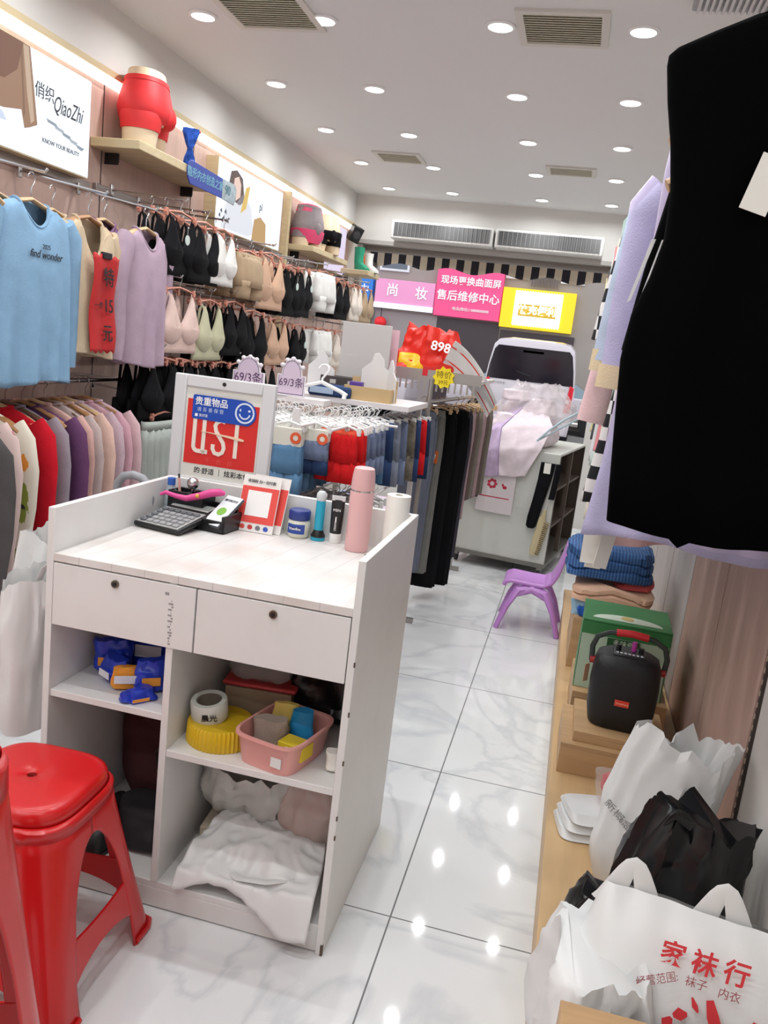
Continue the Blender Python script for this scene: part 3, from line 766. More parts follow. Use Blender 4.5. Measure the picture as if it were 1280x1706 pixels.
br = T('pink_brush', 'pink plastic comb handle lying across the organiser', 'comb', (-1.035, 2.165, ZT + .09), .25)
MB().tube([(-.085, 0, -.012), (-.07, 0, -.004), (-.04, 0, -.012), (-.01, 0, -.016), (.03, 0, -.004), (.06, 0, .008), (.085, 0, .012), (.10, 0, .010)], .008, 10, rr=[.004, .006, .007, .009, .011, .012, .011, .006]).build('handle', mat('hot_pink', (216, 66, 140), .35), br)
MB().tube([(.02, -.011, -.003), (.028, -.0125, -.003)], .006, 10).build('yellow_dot', mat('dot_yellow', (220, 170, 70), .5), br)
fl = T('hand_mirror_ball', 'shiny round chrome gadget standing in the pen cup', 'gadget', (-1.052, 2.215, ZT + .098), 0)
MB().ball((0, 0, .012), .018).build('ball', chrome, fl); MB().cyl((0, 0, -.09), (0, 0, 0), .004).build('stem', chrome, fl)
pb = T('pink_pen', 'pink pen standing in the black pen cup', 'pen', (-1.085, 2.215, ZT + .01), 0)
MB().cyl((0, 0, 0), (-.012, 0, .11), .004).build('barrel', mat('pen_pink', (224, 170, 160), .4), pb)
MB().cyl((-.012, 0, .11), (-.0132, 0, .122), .0028).build('tip', dark_metal, pb)
wb_ = T('water_bottle', 'small clear bottle with a blue cap beside the organiser', 'bottle', (-1.125, 2.225, ZT), 0)
MB().lathe([(.016, 0), (.018, .005), (.018, .075), (.010, .092), (.010, .1)]).build('bottle_body', mat('bottle_clear', (205, 222, 232), .1, alpha=.45), wb_)
MB().lathe([(.0115, .094), (.0115, .115), (.001, .116)]).build('cap', mat('cap_blue', (50, 100, 190), .4), wb_)

# payment stand (its code is left out)
def pay_stand(loc, rz, lab, front=True):
    t = T('payment_stand', lab, 'payment sign', loc, rz, 'payment code stands on the counter')
    tl = Matrix.Rotation(-.30, 4, 'X')
    MB().bb(-.058, .058, -.002, .0, 0, .165).xf(tl).build('back_board', mat('stand_white', (236, 232, 228), .3), t)
    MB().bb(-.056, .056, -.0032, -.002, .026, .132).xf(tl).build('red_card', mat('stand_red', (226, 74, 66), .4), t, smooth=False)
    if front:
        MB().bb(-.036, .036, -.0042, -.0032, .046, .120).xf(tl).build('white_panel', mat('stand_panel', (244, 242, 240), .4), t, smooth=False)
        rm = Matrix.Rotation(-.30, 4, 'X')
        def tx(s, m, x, z, size, bold=0, d=-.0045):
            p = rm @ Vector((x, d, z)); text(s, m, t, p, rot=(R90 - .30, 0, 0), size=size, bold=bold)
        tx('收钱码 扫一扫付款', ink, 0, .147, .0105)
        for k, c in enumerate(((220, 80, 70), (200, 60, 60), (120, 120, 130), (60, 90, 190))):
            p = rm @ Vector((-.036 + .024 * k, -.0025, .013))
            MB().tube([(0, 0, 0), (0, -.0015, 0)], .0075, 16).build('round_icon', mat('icon_%d' % k, c, .5), t, loc=p)
    MB().bb(-.05, .05, 0, .05, 0, .003).build('foot', mat('stand_white', (236, 232, 228), .3), t)
    return t
pay_stand((-.845, 2.195, ZT), .0, 'red and white payment stand with a white panel, facing the camera')
pay_stand((-.826, 2.215, ZT), -.1, 'second red payment stand directly behind the front one', False)

va = T('ointment_jar', 'squat jar of ointment with a dark blue lid and blue label', 'jar', (-.722, 2.235, ZT), 0)
MB().lathe([(.026, 0), (.031, .006), (.033, .03), (.031, .048), (.027, .053)]).build('jar_body', mat('jar_cream', (222, 222, 206), .25), va)
MB().lathe([(.030, .052), (.032, .055), (.032, .076), (.029, .080), (.001, .081)]).build('lid', mat('lid_blue', (38, 56, 128), .35), va)
lb_ = MB()
lb_.grid(lambda u, v: (.0336 * math.sin((u - .5) * 1.7), -.0336 * math.cos((u - .5) * 1.7), .014 + .028 * v), 12, 2)
lb_.build('label', mat('label_blue', (40, 74, 160), .4), va)
MB().grid(lambda u, v: (.034 * math.sin((u - .5) * 1.0), -.0342 * math.cos((u - .5) * 1.0), .024 + .010 * v), 8, 2).build('label_patch', mat('label_dark', (24, 40, 110), .4), va)
text('Vaseline', white_ink, va, (0, -.0348, .029), size=.0105, bold=.01)

to = T('pocket_torch', 'turquoise pocket torch standing on its black head', 'torch', (-.662, 2.235, ZT), 0)
tq = mat('turquoise', (36, 160, 190), .35)
MB().lathe([(.020, 0), (.021, .004), (.021, .010)]).build('base_ring', tq, to)
MB().lathe([(.021, .010), (.021, .014), (.015, .026), (.013, .032)]).build('head', black_pl, to)
MB().lathe([(.0135, .030), (.0135, .112), (.012, .118)]).build('barrel', tq, to)
MB().lathe([(.0125, .116), (.0145, .122), (.0145, .136), (.009, .143), (.001, .144)]).build('end_cap', mat('cap_frost', (206, 212, 214), .4), to)

tb = T('cream_tube', 'black cosmetic tube with a white cap standing upside down', 'tube', (-.612, 2.24, ZT), .1)
MB().lathe([(.0165, 0), (.017, .002), (.017, .026), (.016, .028)]).build('cap', white_pl, tb)
MB().loft([sring(z, rx, ry, 24, p=2) for z, rx, ry in ((.028, .0165, .0165), (.06, .018, .014), (.1, .019, .008), (.125, .0195, .003))]).build('tube_body', mat('tube_black', (26, 26, 28), .3), tb)
MB().bb(-.0195, .0195, -.0028, .0028, .122, .136).build('crimp', mat('crimp', (206, 206, 206), .4), tb)
text('MEN', white_ink, tb, (0, -.012, .096), size=.011); text('i', white_ink, tb, (.0, -.0165, .07), size=.022, bold=.03)
text('CREAM', white_ink, tb, (0, -.0165, .05), size=.008, rot=(R90, -R90, 0))

tf = T('thermos_flask', 'tall pink thermos flask with a silver ring standing on the counter', 'thermos', (-.535, 2.195, ZT), 0)
pk = mat('thermos_pink', (226, 178, 178), .3)
MB().lathe([(.031, 0), (.0335, .004), (.0335, .165), (.032, .170)]).build('flask_body', pk, tf)
MB().lathe([(.0322, .168), (.0322, .174)]).build('ring', chrome, tf)
MB().lathe([(.033, .174), (.0335, .178), (.031, .215), (.028, .233), (.024, .236), (.001, .2365)]).build('cap', pk, tf)

rl = T('paper_roll', 'white roll of paper standing in the counter corner', 'paper roll', (-.436, 2.225, ZT), 0)
MB().lathe([(.004, .165), (.004, .0), (.034, 0), (.034, .166), (.0335, .168), (.012, .168), (.011, .16)]).build('paper', mat('paper_white', (238, 236, 228), .7), rl)
MB().lathe([(.011, .1), (.0115, .169), (.0095, .169), (.0095, .1)]).build('core', mat('core_grey', (190, 184, 170), .8), rl)

sc = T('scissors', 'red-handled scissors lying by the counter side panel', 'scissors', (-.455, 2.09, ZT + .004), 2.2)
MB().bb(0, .07, -.004, .004, -.001, .001).build('blade', chrome, sc); MB().bb(0, .065, -.003, .005, .0015, .003).build('blade', chrome, sc)
for s_ in (-1, 1): MB().tube([(-.022 + .017 * math.cos(a), s_ * .013 + .011 * math.sin(a), .001) for a in [k * PI / 6 for k in range(13)]], .0038, 6).build('handle_ring', mat('handle_red', (200, 36, 44), .35), sc)

# umbrella hung over the side panel
um = T('umbrella', 'folded umbrella with grey crook handle hooked on the counter side', 'umbrella', (-1.215, 2.16, .96), 0)
MB().tube([(.055, 0, -.055), (.058, 0, -.03), (.050, 0, .01), (.03, 0, .028), (0, 0, .034), (-.03, 0, .026), (-.048, 0, .004), (-.05, 0, -.04), (-.05, 0, -.09)], .0125, 12).build('crook_handle', mat('handle_grey', (150, 152, 158), .4), um)
MB().tube([(-.05, 0, -.085), (-.05, 0, -.13), (-.05, 0, -.3), (-.05, 0, -.62), (-.05, 0, -.72)], .03, 14, rr=[.010, .028, .032, .022, .006]).build('folded_canopy', cloth('umbrella_grey', (90, 92, 104)), um)

# --- sign frame standing behind the counter
fr = T('sign_stand', 'white framed notice stand with a red poster behind the counter', 'sign', (-1.045, 2.37, .955), 0, rot=(-.04, 0, 0))
fm = mat('frame_white', (214, 214, 216), .4)
b = MB().bb(-.165, -.125, -.012, .012, 0, .335).bb(.125, .165, -.012, .012, 0, .335).bb(-.125, .125, -.012, .012, .298, .335).bb(-.125, .125, -.012, .012, 0, .02)
b.build('frame', fm, fr, bevel=.004)
MB().bb(-.125, .125, -.004, .008, .02, .298).build('poster', mat('poster_white', (226, 226, 218), .4), fr, smooth=False)
MB().bb(-.118, .118, -.0052, -.004, .062, .262).build('red_field', mat('poster_red', (214, 42, 38), .45), fr, smooth=False)
MB().cyl((0, -.014, .317), (0, -.011, .317), .006, 14).build('screw', dark_metal, fr)
pw = mat('poster_cream', (236, 226, 214), .5)
def arc(cx, cz, r, a0, a1, n=10): return [(cx + r * math.cos(math.radians(a0 + (a1 - a0) * k / n)), cz + r * math.sin(math.radians(a0 + (a1 - a0) * k / n))) for k in range(n + 1)]
q = MB()
q.ribbon([(-.088, .215), (-.088, .118)] + arc(-.073, .118, .015, 180, 270, 6) + [(-.040, .103)], .0125, -.002, 0)
q.ribbon([(-.056, .215), (-.056, .106), (-.050, .098)], .0125, -.002, 0)
q.ribbon([(.012, .202), (.0, .206), (-.014, .20), (-.020, .188), (-.016, .172), (-.004, .156), (.010, .138), (.014, .122), (.010, .108), (-.002, .101), (-.016, .104), (-.023, .116), (-.023, .130)], .0125, -.002, 0)
q.ribbon([(.052, .215), (.052, .096)], .0125, -.002, 0)
q.build('letters', pw, fr, loc=(0, -.0053, 0))
MB().ribbon([(-.066, .166), (-.03, .164), (.02, .160), (.06, .156), (.078, .154)], [.001, .003, .006, .0085, .0055], -.003, -.0005).build('needle', mat('needle_peach', (240, 206, 180), .5), fr, loc=(0, -.0064, 0))
text('千    色    纺', mat('poster_lettering_pink', (232, 90, 80), .5), fr, (0, -.0056, .076), size=.018)
text('的·舒适 ｜ 炫彩本色', ink, fr, (.012, -.0044, .042), size=.021, bold=.006)
st_m = mat('sticker_blue', (20, 74, 176), .35)
MB().prism([(-.098, .298 - .03), (-.094, .272 + .006), (.06, .280)] and [(-.1, .206), (-.096, .202), (.085, .200), (.098, .208), (.108, .222), (.110, .24), (.104, .258), (.09, .270), (.07, .276), (-.096, .276), (-.1, .272)], -.0085, -.0058).build('sticker', st_m, fr)
text('贵重物品', white_ink, fr, (-.038, -.0088, .256), size=.0275, bold=.012)
text('请 妥 善 保 管', mat('sticker_pale', (190, 206, 236), .5), fr, (-.040, -.0088, .232), size=.0145)
text('支付宝', white_ink, fr, (-.062, -.0088, .214), size=.010)
MB().bb(-.09, -.081, -.009, -.0085, .2095, .2185).build('small_logo', white_ink, fr)
sm = MB().ribbon(arc(.073, .238, .029, 0, 360, 32), .0055, -.001, 0)
sm.ribbon(arc(.073, .238, .017, 190, 350, 12), .0045, -.001, 0)
sm.ball((.058, 0, .246), (.0025, .0006, .0045), 10, 6).ball((.087, 0, .246), (.0045, .0006, .0035), 10, 6)
sm.build('smiling_face', mat('face_white', (214, 226, 246), .5), fr, loc=(0, -.0088, 0))
MB().cyl((0, .01, -.0), (0, .01, -.94), .012).build('pole', fm, fr)
MB().lathe([(.11, -.953), (.11, -.945), (.02, -.935)]).build('base', fm, fr)

# --- on the counter shelves
def bag_mesh(w, d, h, amp=.02, freq=7, seed=0.0, open_top=.0, n=44, taper=.9, sag=0, p=2.6):
    rings = []
    for i in range(12):
        u = i / 11
        k = math.sin(min(1, u * 4 + .35) * R90) * (1 - (1 - taper) * u)
        rings.append(sring(h * u, w / 2 * k * (1 + sag * (1 - u)), d / 2 * k * (1 - .35 * u), n, p=p))
    b = MB().loft(rings, True, open_top == 0)
    b.crumple(amp, freq, seed)
    for p in b.v: p.z = max(p.z, 0.001)
    return b
def ridge(v): return 1 - 2 * abs(noise.noise(v))
def poly_bag(w, d, h, seed=0.0, fold=.02, rim=.03, taper=.85, lean=(0, 0), p=3.0, n=80, m=22, open_top=1, flare=0.0, base=.8, pinch=0.0):
    rings = []
    for i in range(m + 1):
        u = i / m
        k = (base + (1 - base) * math.sin(min(1, u * 3.2) * R90)) * (1 - (1 - taper) * u ** 1.4) * (1 + flare * max(0, u - .75))
        rg = sring(h * u, w / 2 * k, d / 2 * k * (1 - pinch * u ** 2), n, p=p)
        for q in rg:
            th = math.atan2(q.y, q.x); cx, cy = math.cos(th), math.sin(th)
            a_ = noise.noise(Vector((cx * 1.6 + seed, cy * 1.6, u * 1.4 + seed))) * .9 + ridge(Vector((cx * 2.6 - seed, cy * 2.6 + seed, u * 1.5))) * .55 + ridge(Vector((cx * 5 + seed * 2, cy * 5, u * 4.0 + seed))) * .22
            a_ *= fold * min(1, .25 + u * 1.6)
            q.x += cx * a_ + lean[0] * u ** 1.6; q.y += cy * a_ + lean[1] * u ** 1.6
            q.z += (rim * (noise.noise(Vector((cx * 1.8 + seed, cy * 1.8, 4 + seed))) + .4 * ridge(Vector((cx * 4, cy * 4, seed)))) * u ** 2) + .25 * fold * noise.noise(Vector((cx * 3, cy * 3, u * 6 + seed))) * min(1, u * 4)
            q.z = max(q.z, .001)
        rings.append(rg)
    return MB().loft(rings, True, open_top == 0)
film_w = mat('bag_white', (232, 233, 232), .35, trans=0.0, alpha=.93)
film_thin = mat('bag_milky', (226, 226, 220), .3, alpha=.72)
film_clear = mat('bag_clear', (222, 222, 218), .15, alpha=.28)
film_black = mat('bag_black', (12, 12, 14), .28)
blue_pk = mat('pack_blue', (34, 62, 190), .3)
for k, (x, y, rz, w, h, lab) in enumerate(((-1.075, 1.86, .3, .10, .09, 'crumpled blue foil packet at the back of the left shelf'), (-1.03, 1.80, -.5, .09, .07, 'blue foil packet in the middle of the left shelf'), (-.93, 1.80, .6, .09, .085, 'blue foil packet leaning on the divider of the left shelf'), (-1.0, 1.95, .2, .14, .13, 'large blue packet standing deep in the left shelf'), (-.93, 1.735, .9, .085, .03, 'flat blue and white packet at the shelf edge'))):
    t = T('foil_packet', lab, 'packet', (x, y, .5255), rz, 'blue packets on the left counter shelf')
    bag_mesh(w, w * .6, h, .014, 22, k * 3.1).build('packet_body', blue_pk, t)
    MB().bb(-w * .3, w * .2, -w * .36, -w * .34, h * .3, h * .55).build('printed_patch', mat('patch_white', (226, 228, 234), .4) if k % 2 else mat('patch_orange', (226, 150, 46), .4), t)
t = T('brush_scrub', 'orange and yellow packet lying among the blue packets', 'packet', (-.985, 1.775, .53), .5)
bag_mesh(.075, .03, .06, .006, 25, 4).build('packet_body', mat('patch_orange', (226, 150, 46), .4), t)
MB().bb(-.03, .03, -.02, -.0165, .02, .04).build('printed_patch', mat('patch_white', (226, 228, 234), .4), t)

yl = T('yellow_lid', 'flat ribbed yellow plastic tub lying on the right shelf', 'tub', (-.735, 1.805, .4355), 0)  # a ribbed yellow lid lying flat, not a container
rings = []
for z, r in ((0, .082), (.004, .084), (.048, .082), (.054, .078), (.055, .001)):
    rings.append([Vector(((r + (.0016 * math.cos(j * PI) if r > .07 else 0)) * math.cos(2 * PI * j / 96), (r + (.0016 * math.cos(j * PI) if r > .07 else 0)) * math.sin(2 * PI * j / 96), z)) for j in range(96)])
MB().loft(rings).build('lid_wall', mat('lid_yellow', (214, 178, 30), .35), yl)
tp = T('tape_roll', 'fat roll of white printed tape on top of the yellow lid', 'tape', (-.765, 1.80, .491), .3, rot=(.12, -.1, .3))
MB().lathe([(.031, 0), (.044, .0), (.046, .004), (.046, .046), (.044, .05), (.032, .05), (.031, .04), (.031, .01)]).build('tape_wall', mat('tape_white', (206, 208, 200), .4), tp)
MB().lathe([(.0312, .002), (.0305, .048), (.029, .048), (.0288, .002)]).build('core', mat('core_dark', (120, 110, 96), .7), tp)
text('晨光', ink, tp, (.005, -.0468, .022), size=.02, bold=.01)
pk_b = T('pink_basket', 'pink plastic basket full of small packets on the right shelf', 'basket', (-.565, 1.80, .4355), -.22)
bm_ = mat('basket_pink', (232, 168, 160), .4)
b = MB(); out_ = [sring(0, .075, .095, 40, p=5), sring(.07, .084, .108, 40, p=5), sring(.074, .090, .114, 40, p=5), sring(.080, .090, .114, 40, p=5), sring(.080, .083, .106, 40, p=5), sring(.006, .073, .092, 40, p=5)]
b.loft(out_).build('basket_body', bm_, pk_b, angle=50)
MB().bb(.028, .056, -.1045, -.1015, .022, .046).build('white_sticker', mat('sticker_white', (230, 230, 228), .5), pk_b)
def put(par, name, lab, cat, x, y, z, rz, w, d, h, m, amp=.006, grp=None):
    t = T(name, lab, cat, (x, y, z), rz, grp)
    bag_mesh(w, d, h, amp, 20, x * 40).build('packet_body', m, t)
    return t
put(0, 'cloth_pouch', 'grey beige fabric pouch in the pink basket', 'pouch', -.60, 1.79, .445, .2, .09, .06, .085, cloth('greybeige', (164, 150, 138)))
put(0, 'foil_packet', 'turquoise packet sticking out of the pink basket', 'packet', -.535, 1.84, .445, .1, .06, .04, .095, mat('pack_teal', (40, 140, 196), .3))
put(0, 'foil_packet', 'pale yellow packet behind the pouch in the pink basket', 'packet', -.585, 1.855, .445, .1, .07, .03, .10, mat('pack_yellow', (226, 200, 110), .4))
t = T('yellow_box', 'small yellow carton with a barcode in the pink basket', 'carton', (-.525, 1.755, .462), -.25)
MB().bb(-.035, .035, -.02, .03, 0, .035).build('carton_body', mat('carton_yellow', (232, 206, 50), .4), t, bevel=.001)
MB().bb(-.012, .022, -.0215, -.02, .008, .028).build('white_panel', mat('sticker_white', (230, 230, 228), .5), t)
s_ = MB()
for k in range(9): s_.bb(-.010 + k * .0034, -.0085 + k * .0034 + (.0006 if k % 2 else 0), -.0222, -.0214, .010, .026)
s_.build('barcode', ink, t, smooth=False)
t = T('plastic_tray', 'red plastic tray with clear bags on it deep in the right shelf', 'tray', (-.70, 2.0, .52), .1)
MB().bb(-.1, .1, -.06, .06, 0, .012).build('tray_body', mat('tray_red', (190, 60, 62), .4), t, bevel=.005)
t = T('carton_stack', 'brown carton under the red tray deep in the right shelf', 'carton', (-.70, 2.0, .4355), .1)
MB().bb(-.09, .09, -.06, .06, 0, .083).build('carton_body', mat('card_brown', (160, 136, 112), .8), t, bevel=.002)
put(0, 'clear_bag', 'crumpled clear bag lying on the red tray', 'bag', -.71, 2.0, .533, 0, .17, .12, .10, film_clear, .015)
put(0, 'black_bag', 'black bag in the upper back corner of the right shelf', 'bag', -.52, 2.06, .4355, 0, .24, .2, .22, film_black, .02)
put(0, 'paper_scrap', 'white crumpled paper scrap at the right shelf edge', 'paper', -.43, 1.78, .4355, .2, .04, .05, .05, mat('paper_white', (238, 236, 228), .7))
t = T('notepad', 'pale notepad leaning near the counter side on the right shelf', 'notepad', (-.43, 1.98, .4355), .3)
MB().bb(-.02, .02, -.004, .004, 0, .14).build('cover', mat('note_pale', (206, 212, 206), .5), t); MB().bb(-.015, .015, -.006, -.004, .05, .1).build('printed_patch', ink, t)

# lowest right compartment
t = T('cardboard_sheet', 'flat cardboard carton lying on the lowest shelf', 'cardboard', (-.63, 1.99, .0755), .08)
MB().bb(-.17, .17, -.13, .15, .025, .075).build('carton_body', mat('card_pale', (196, 184, 164), .8), t, bevel=.002)
t = T('leather_box', 'dark brown box under the cardboard on the lowest shelf', 'box', (-.765, 1.90, .0755), .08)
MB().bb(-.04, .12, -.11, .1, 0, .024).build('box_body', mat('box_brown', (88, 56, 52), .5), t, bevel=.002)
def carrier(name, lab, loc, rz, w, d, h, m, seed, amp=.02, freq=7, group=None, taper=.85, open_top=1, rot=None):
    t = T(name, lab, 'bag', loc, rz, group, rot)
    poly_bag(w, d, h, seed, amp, open_top=open_top, taper=taper).build('bag_body', m, t, angle=60)
    return t
t = carrier('plastic_bag', 'open translucent bag of crumpled things hanging under the right shelf', (-.71, 2.02, .165), 0, .25, .19, .23, film_thin, 3, .03, 8, rot=(.55, .1, .15))
put(0, 'purple_cloth', 'bunched mauve cloth inside the open translucent bag', 'cloth', -.715, 1.955, .27, 0, .11, .07, .07, cloth('mauve_grey', (160, 142, 158)))
t = carrier('plastic_bag', 'pinkish translucent bag slumped in the lowest shelf corner', (-.50, 1.96, .152), .2, .19, .2, .20, mat('bag_pinkish', (204, 184, 176), .35, alpha=.85), 8, .025, 8)
pb_ = T('plastic_carrier_bag', 'white plastic carrier bag spilling flat over the lowest shelf edge', 'bag', (-.60, 1.80, .078), 0)
def spread(u, v):
    x = (u - .5) * .36; y = -.125 + .25 * v + .02 * math.sin(u * 5) * (1 - v)
    z = .012 + .075 * math.sin(v * PI * .55) * (0.8 + .2 * math.sin(u * 4)) + .016 * ridge(Vector((u * 3.1, v * 2.6, 2))) + .007 * ridge(Vector((u * 8, v * 7, 5))) + .012
    if y < -.098: z -= (-.098 - y) * 1.6
    return (x * (1 - .25 * v * v), y, max(z, .003 if y > -.1 else -.06))
MB().grid(spread, 60, 44).build('bag_front', film_w, pb_, solid=.0015, angle=60)
MB().tube([(-.05, -.06, .045), (-.02, -.09, .055), (.05, -.085, .06), (.11, -.05, .06), (.13, -.09, .03)], .012, 8, flat=.3).build('handle_loop', film_w, pb_)
# left lower compartment
t = T('black_shoe_bag', 'dark shoe bag at the bottom of the left compartment', 'bag', (-.93, 1.86, .0755), .2)
bag_mesh(.18, .2, .11, .012, 10, 5).build('bag_body', mat('dark_cloth', (34, 32, 36), .7), t, sub=1)
t = T('black_shoe', 'black rounded shoe tip resting on the lowest board', 'shoe', (-1.04, 1.80, .0755), .1)
MB().loft([sring(z, rx, ry, 32, cy=c, p=2.2) for z, rx, ry, c in ((0, .042, .11, .02), (.012, .046, .115, .02), (.012, .043, .11, .02), (.04, .041, .10, .025), (.065, .03, .075, .045), (.08, .02, .05, .06))]).build('shoe_upper', mat('shoe_black', (22, 22, 26), .4), t)
MB().loft([sring(z, .047, .116, 32, cy=.02, p=2.2) for z in (0, .010)]).build('sole', black_pl, t)
t = T('dark_clothing_bag', 'wine red cloth bundle deep in the left compartment', 'cloth', (-1.0, 2.08, .0755), 0)
bag_mesh(.28, .22, .36, .025, 8, 9).build('bundle', cloth('wine_cloth', (84, 50, 52)), t, sub=1)
cb = T('black_cable', 'loose black cable hanging in the left compartment', 'cable', (-.90, 1.86, .2))
MB().tube([(0, 0, -.014), (.015, -.02, .06), (.03, -.02, .12), (.0, -.02, .17), (-.03, -.01, .13), (-.01, -.02, .05), (.02, -.03, -.01)], .003, 6).build('cord', black_pl, cb)

# white bag hanging on the counter's left side
t = T('plastic_carrier_bag', 'white plastic carrier bag hanging on the counter side beside the stool', 'bag', (-1.262, 1.80, .37), .0)
b = poly_bag(.11, .26, .40, 12, .022, .03, .8, p=2.4); b.build('bag_body', film_w, t, angle=60)
MB().tube([(.02, -.06, .36), (.05, -.05, .44), (.075, -.03, .47), (.06, .0, .45), (.03, .06, .36)], .014, 8, flat=.25).build('handle_loop', film_w, t)
hk = T('bag_hook', 'small steel hook on the counter side', 'hook', (X0, 1.77, .84))
MB().tube([(0, 0, .01), (-.02, 0, .008), (-.024, 0, -.006), (-.02, 0, .015)], .003, 6).build('hook', chrome, hk)
t = T('plastic_carrier_bag', 'thin milky plastic bag draped below the patterned pyjama shirt', 'bag', (-1.36, 1.98, .41), .2)
poly_bag(.16, .20, .42, 15, .03, .04, .6).build('bag_body', film_w, t, angle=60)

# ------------------------------------------------------------------ red stools
red_p = mat('stool_red', (206, 22, 26), .28, coat=.2)
def make_stool(lab, loc, rz):
    t = T('plastic_stool', lab, 'stool', loc, rz, 'red plastic stools')
    H = .46; a0, a1 = .215, .135       # half foot spread, half seat
    ct_, cb_ = .140, .205
    def cc(z): return ct_ + (cb_ - ct_) * (1 - z / (H - .04)) ** 1.1 if z < H - .04 else ct_
    def sq(r, z, n=64, p=3.6): return sring(z, r, r, n, p=p)
    sr = [sq(.012, H - .014, p=2), sq(.012, H - .003, p=2), sq(.0145, H - .001, p=2), sq(.05, H, p=2.4), sq(.10, H + .0004, p=3.2), sq(.114, H), sq(.120, H - .0005), sq(.127, H - .003), sq(.133, H - .009), sq(.136, H - .018), sq(.138, H - .04)]
    MB().loft(sr, False, False).build('seat', red_p, t, solid=.004)
    MB().loft([sq(.1405, H - .032), sq(.1475, H - .040), sq(.1485, H - .062)], False, False).build('skirt_rim', red_p, t, solid=.003)
    za, zb = .355, .20                      # top and spring line of the arched openings
    for sx in (-1, 1):
        for sy in (-1, 1):
            rings = []
            zs = [0, .03, .08, .14, .20] + [zb + (za - zb) * math.sin(R90 * k / 10) for k in range(1, 11)] + [.375, H - .04]
            for z in zs:
                c = cc(z); ow0 = c - .078 - .012 * max(0, 1 - z / .06)
                ow = ow0 if z <= zb else ow0 * math.sqrt(max(0, 1 - ((z - zb) / (za - zb)) ** 2)) if z < za else 0
                rf = min(.034 + .046 * z / H, c - ow - .002)
                p = [(ow + (c - rf - ow) * j / 6, c) for j in range(6)] + [(c - rf + rf * math.sin(R90 * j / 10), c - rf + rf * math.cos(R90 * j / 10)) for j in range(11)]
                p += [(c, c - rf + (ow - c + rf) * j / 6) for j in range(1, 7)]
                rings.append([Vector((sx * x, sy * y, z)) for x, y in p])
            MB().loft(rings, closed=False).build('leg', red_p, t, solid=.005)
            c = cc(0)
            MB().tube([Vector((sx * (c - .085), sy * (c + .001), .007)), Vector((sx * (c - .03), sy * (c + .003), .007)), Vector((sx * (c - .006), sy * (c - .004), .007)), Vector((sx * (c + .003), sy * (c - .03), .007)), Vector((sx * (c + .001), sy * (c - .085), .007))], .007, 8).build('foot_rim', red_p, t)
    for k in range(4):
        n_ = 20; vs = []
        poly = [(-1 + 2 * j / n_, 1) for j in range(n_ + 1)] + [(1 - 2 * j / n_, 0) for j in range(n_ + 1)]
        P2 = []
        for x, top in poly:
            hi = .165 + .010 * x * x; lo = .045 + .062 * math.sqrt(max(0, 1 - min(1, abs(x) / .98) ** 2))
            z = hi if top else lo
            P2.append((x * (cc(z) - .05), z))
        m_ = MB().prism(P2, -.003, .003)
        for v_ in m_.v: v_.y -= cc(v_.z) - .001
        m_.xf(Matrix.Rotation(k * R90, 4, 'Z')).build('stretcher', red_p, t, bevel=.001)
    return t
make_stool('glossy red plastic stool standing before the counter shelves', (-1.01, 1.44, 0), .03)
tall = make_stool('taller dark red plastic stool cut off at the picture edge, close to the camera', (-.835, .84, 0), .1)
tall.scale = (1, 1, 1.9)
# ------------------------------------------------------------------ right side: bench and what stands on it
bench_w = wood('bench_oak', (204, 170, 124), 1, .10, .45)
riser_w = wood('riser_beech', (190, 154, 112), 0, .12, .5)
bn_ = T('low_bench', 'long low wooden bench along the right wall', 'bench', (.10, 0, 0), 0)
MB().bb(0, .435, .55, 4.7, .175, .2).build('bench_top', bench_w, bn_, bevel=.002)
MB().bb(.006, .024, .56, 4.69, 0, .175).build('front_board', bench_w, bn_, bevel=.001)
for y in (.57, 2.6, 4.66): MB().bb(.03, .42, y, y + .018, 0, .175).build('end_board', bench_w, bn_)
def riser(lab, x0, x1, y0, y1, z0, z1, rz=0):
    cx, cy = (x0 + x1) / 2, (y0 + y1) / 2
    t = T('wooden_riser', lab, 'display riser', (cx, cy, z0), rz, 'wooden display risers on the bench')
    w, d, h = (x1 - x0) / 2, (y1 - y0) / 2, z1 - z0
    MB().bb(-w, w, -d, d, h - .016, h).build('top_board', riser_w, t, bevel=.0015)
    MB().bb(-w, w, -d, -d + .014, 0, h - .016).build('front_board', riser_w, t, bevel=.0015)
    MB().bb(-w, -w + .014, -d + .014, d, 0, h - .016).build('side_board', riser_w, t, bevel=.0015)
    MB().bb(w - .014, w, -d + .014, d, 0, h - .016).build('side_board', riser_w, t, bevel=.0015)
    return t
riser('lower wooden riser under the black speaker', .118, .445, 2.487, 2.80, .2, .30)
riser('thin wooden riser directly under the black speaker', .153, .435, 2.515, 2.78, .30, .335)
riser('wooden riser behind the speaker under the green carton', .145, .47, 2.86, 3.20, .2, .33)
riser('wooden riser far along the bench under the folded blue clothes', .13, .46, 3.45, 3.95, .2, .42)
riser('wooden riser at the lower picture edge in front of the printed bag', .128, .46, .93, 1.24, .2, .43)

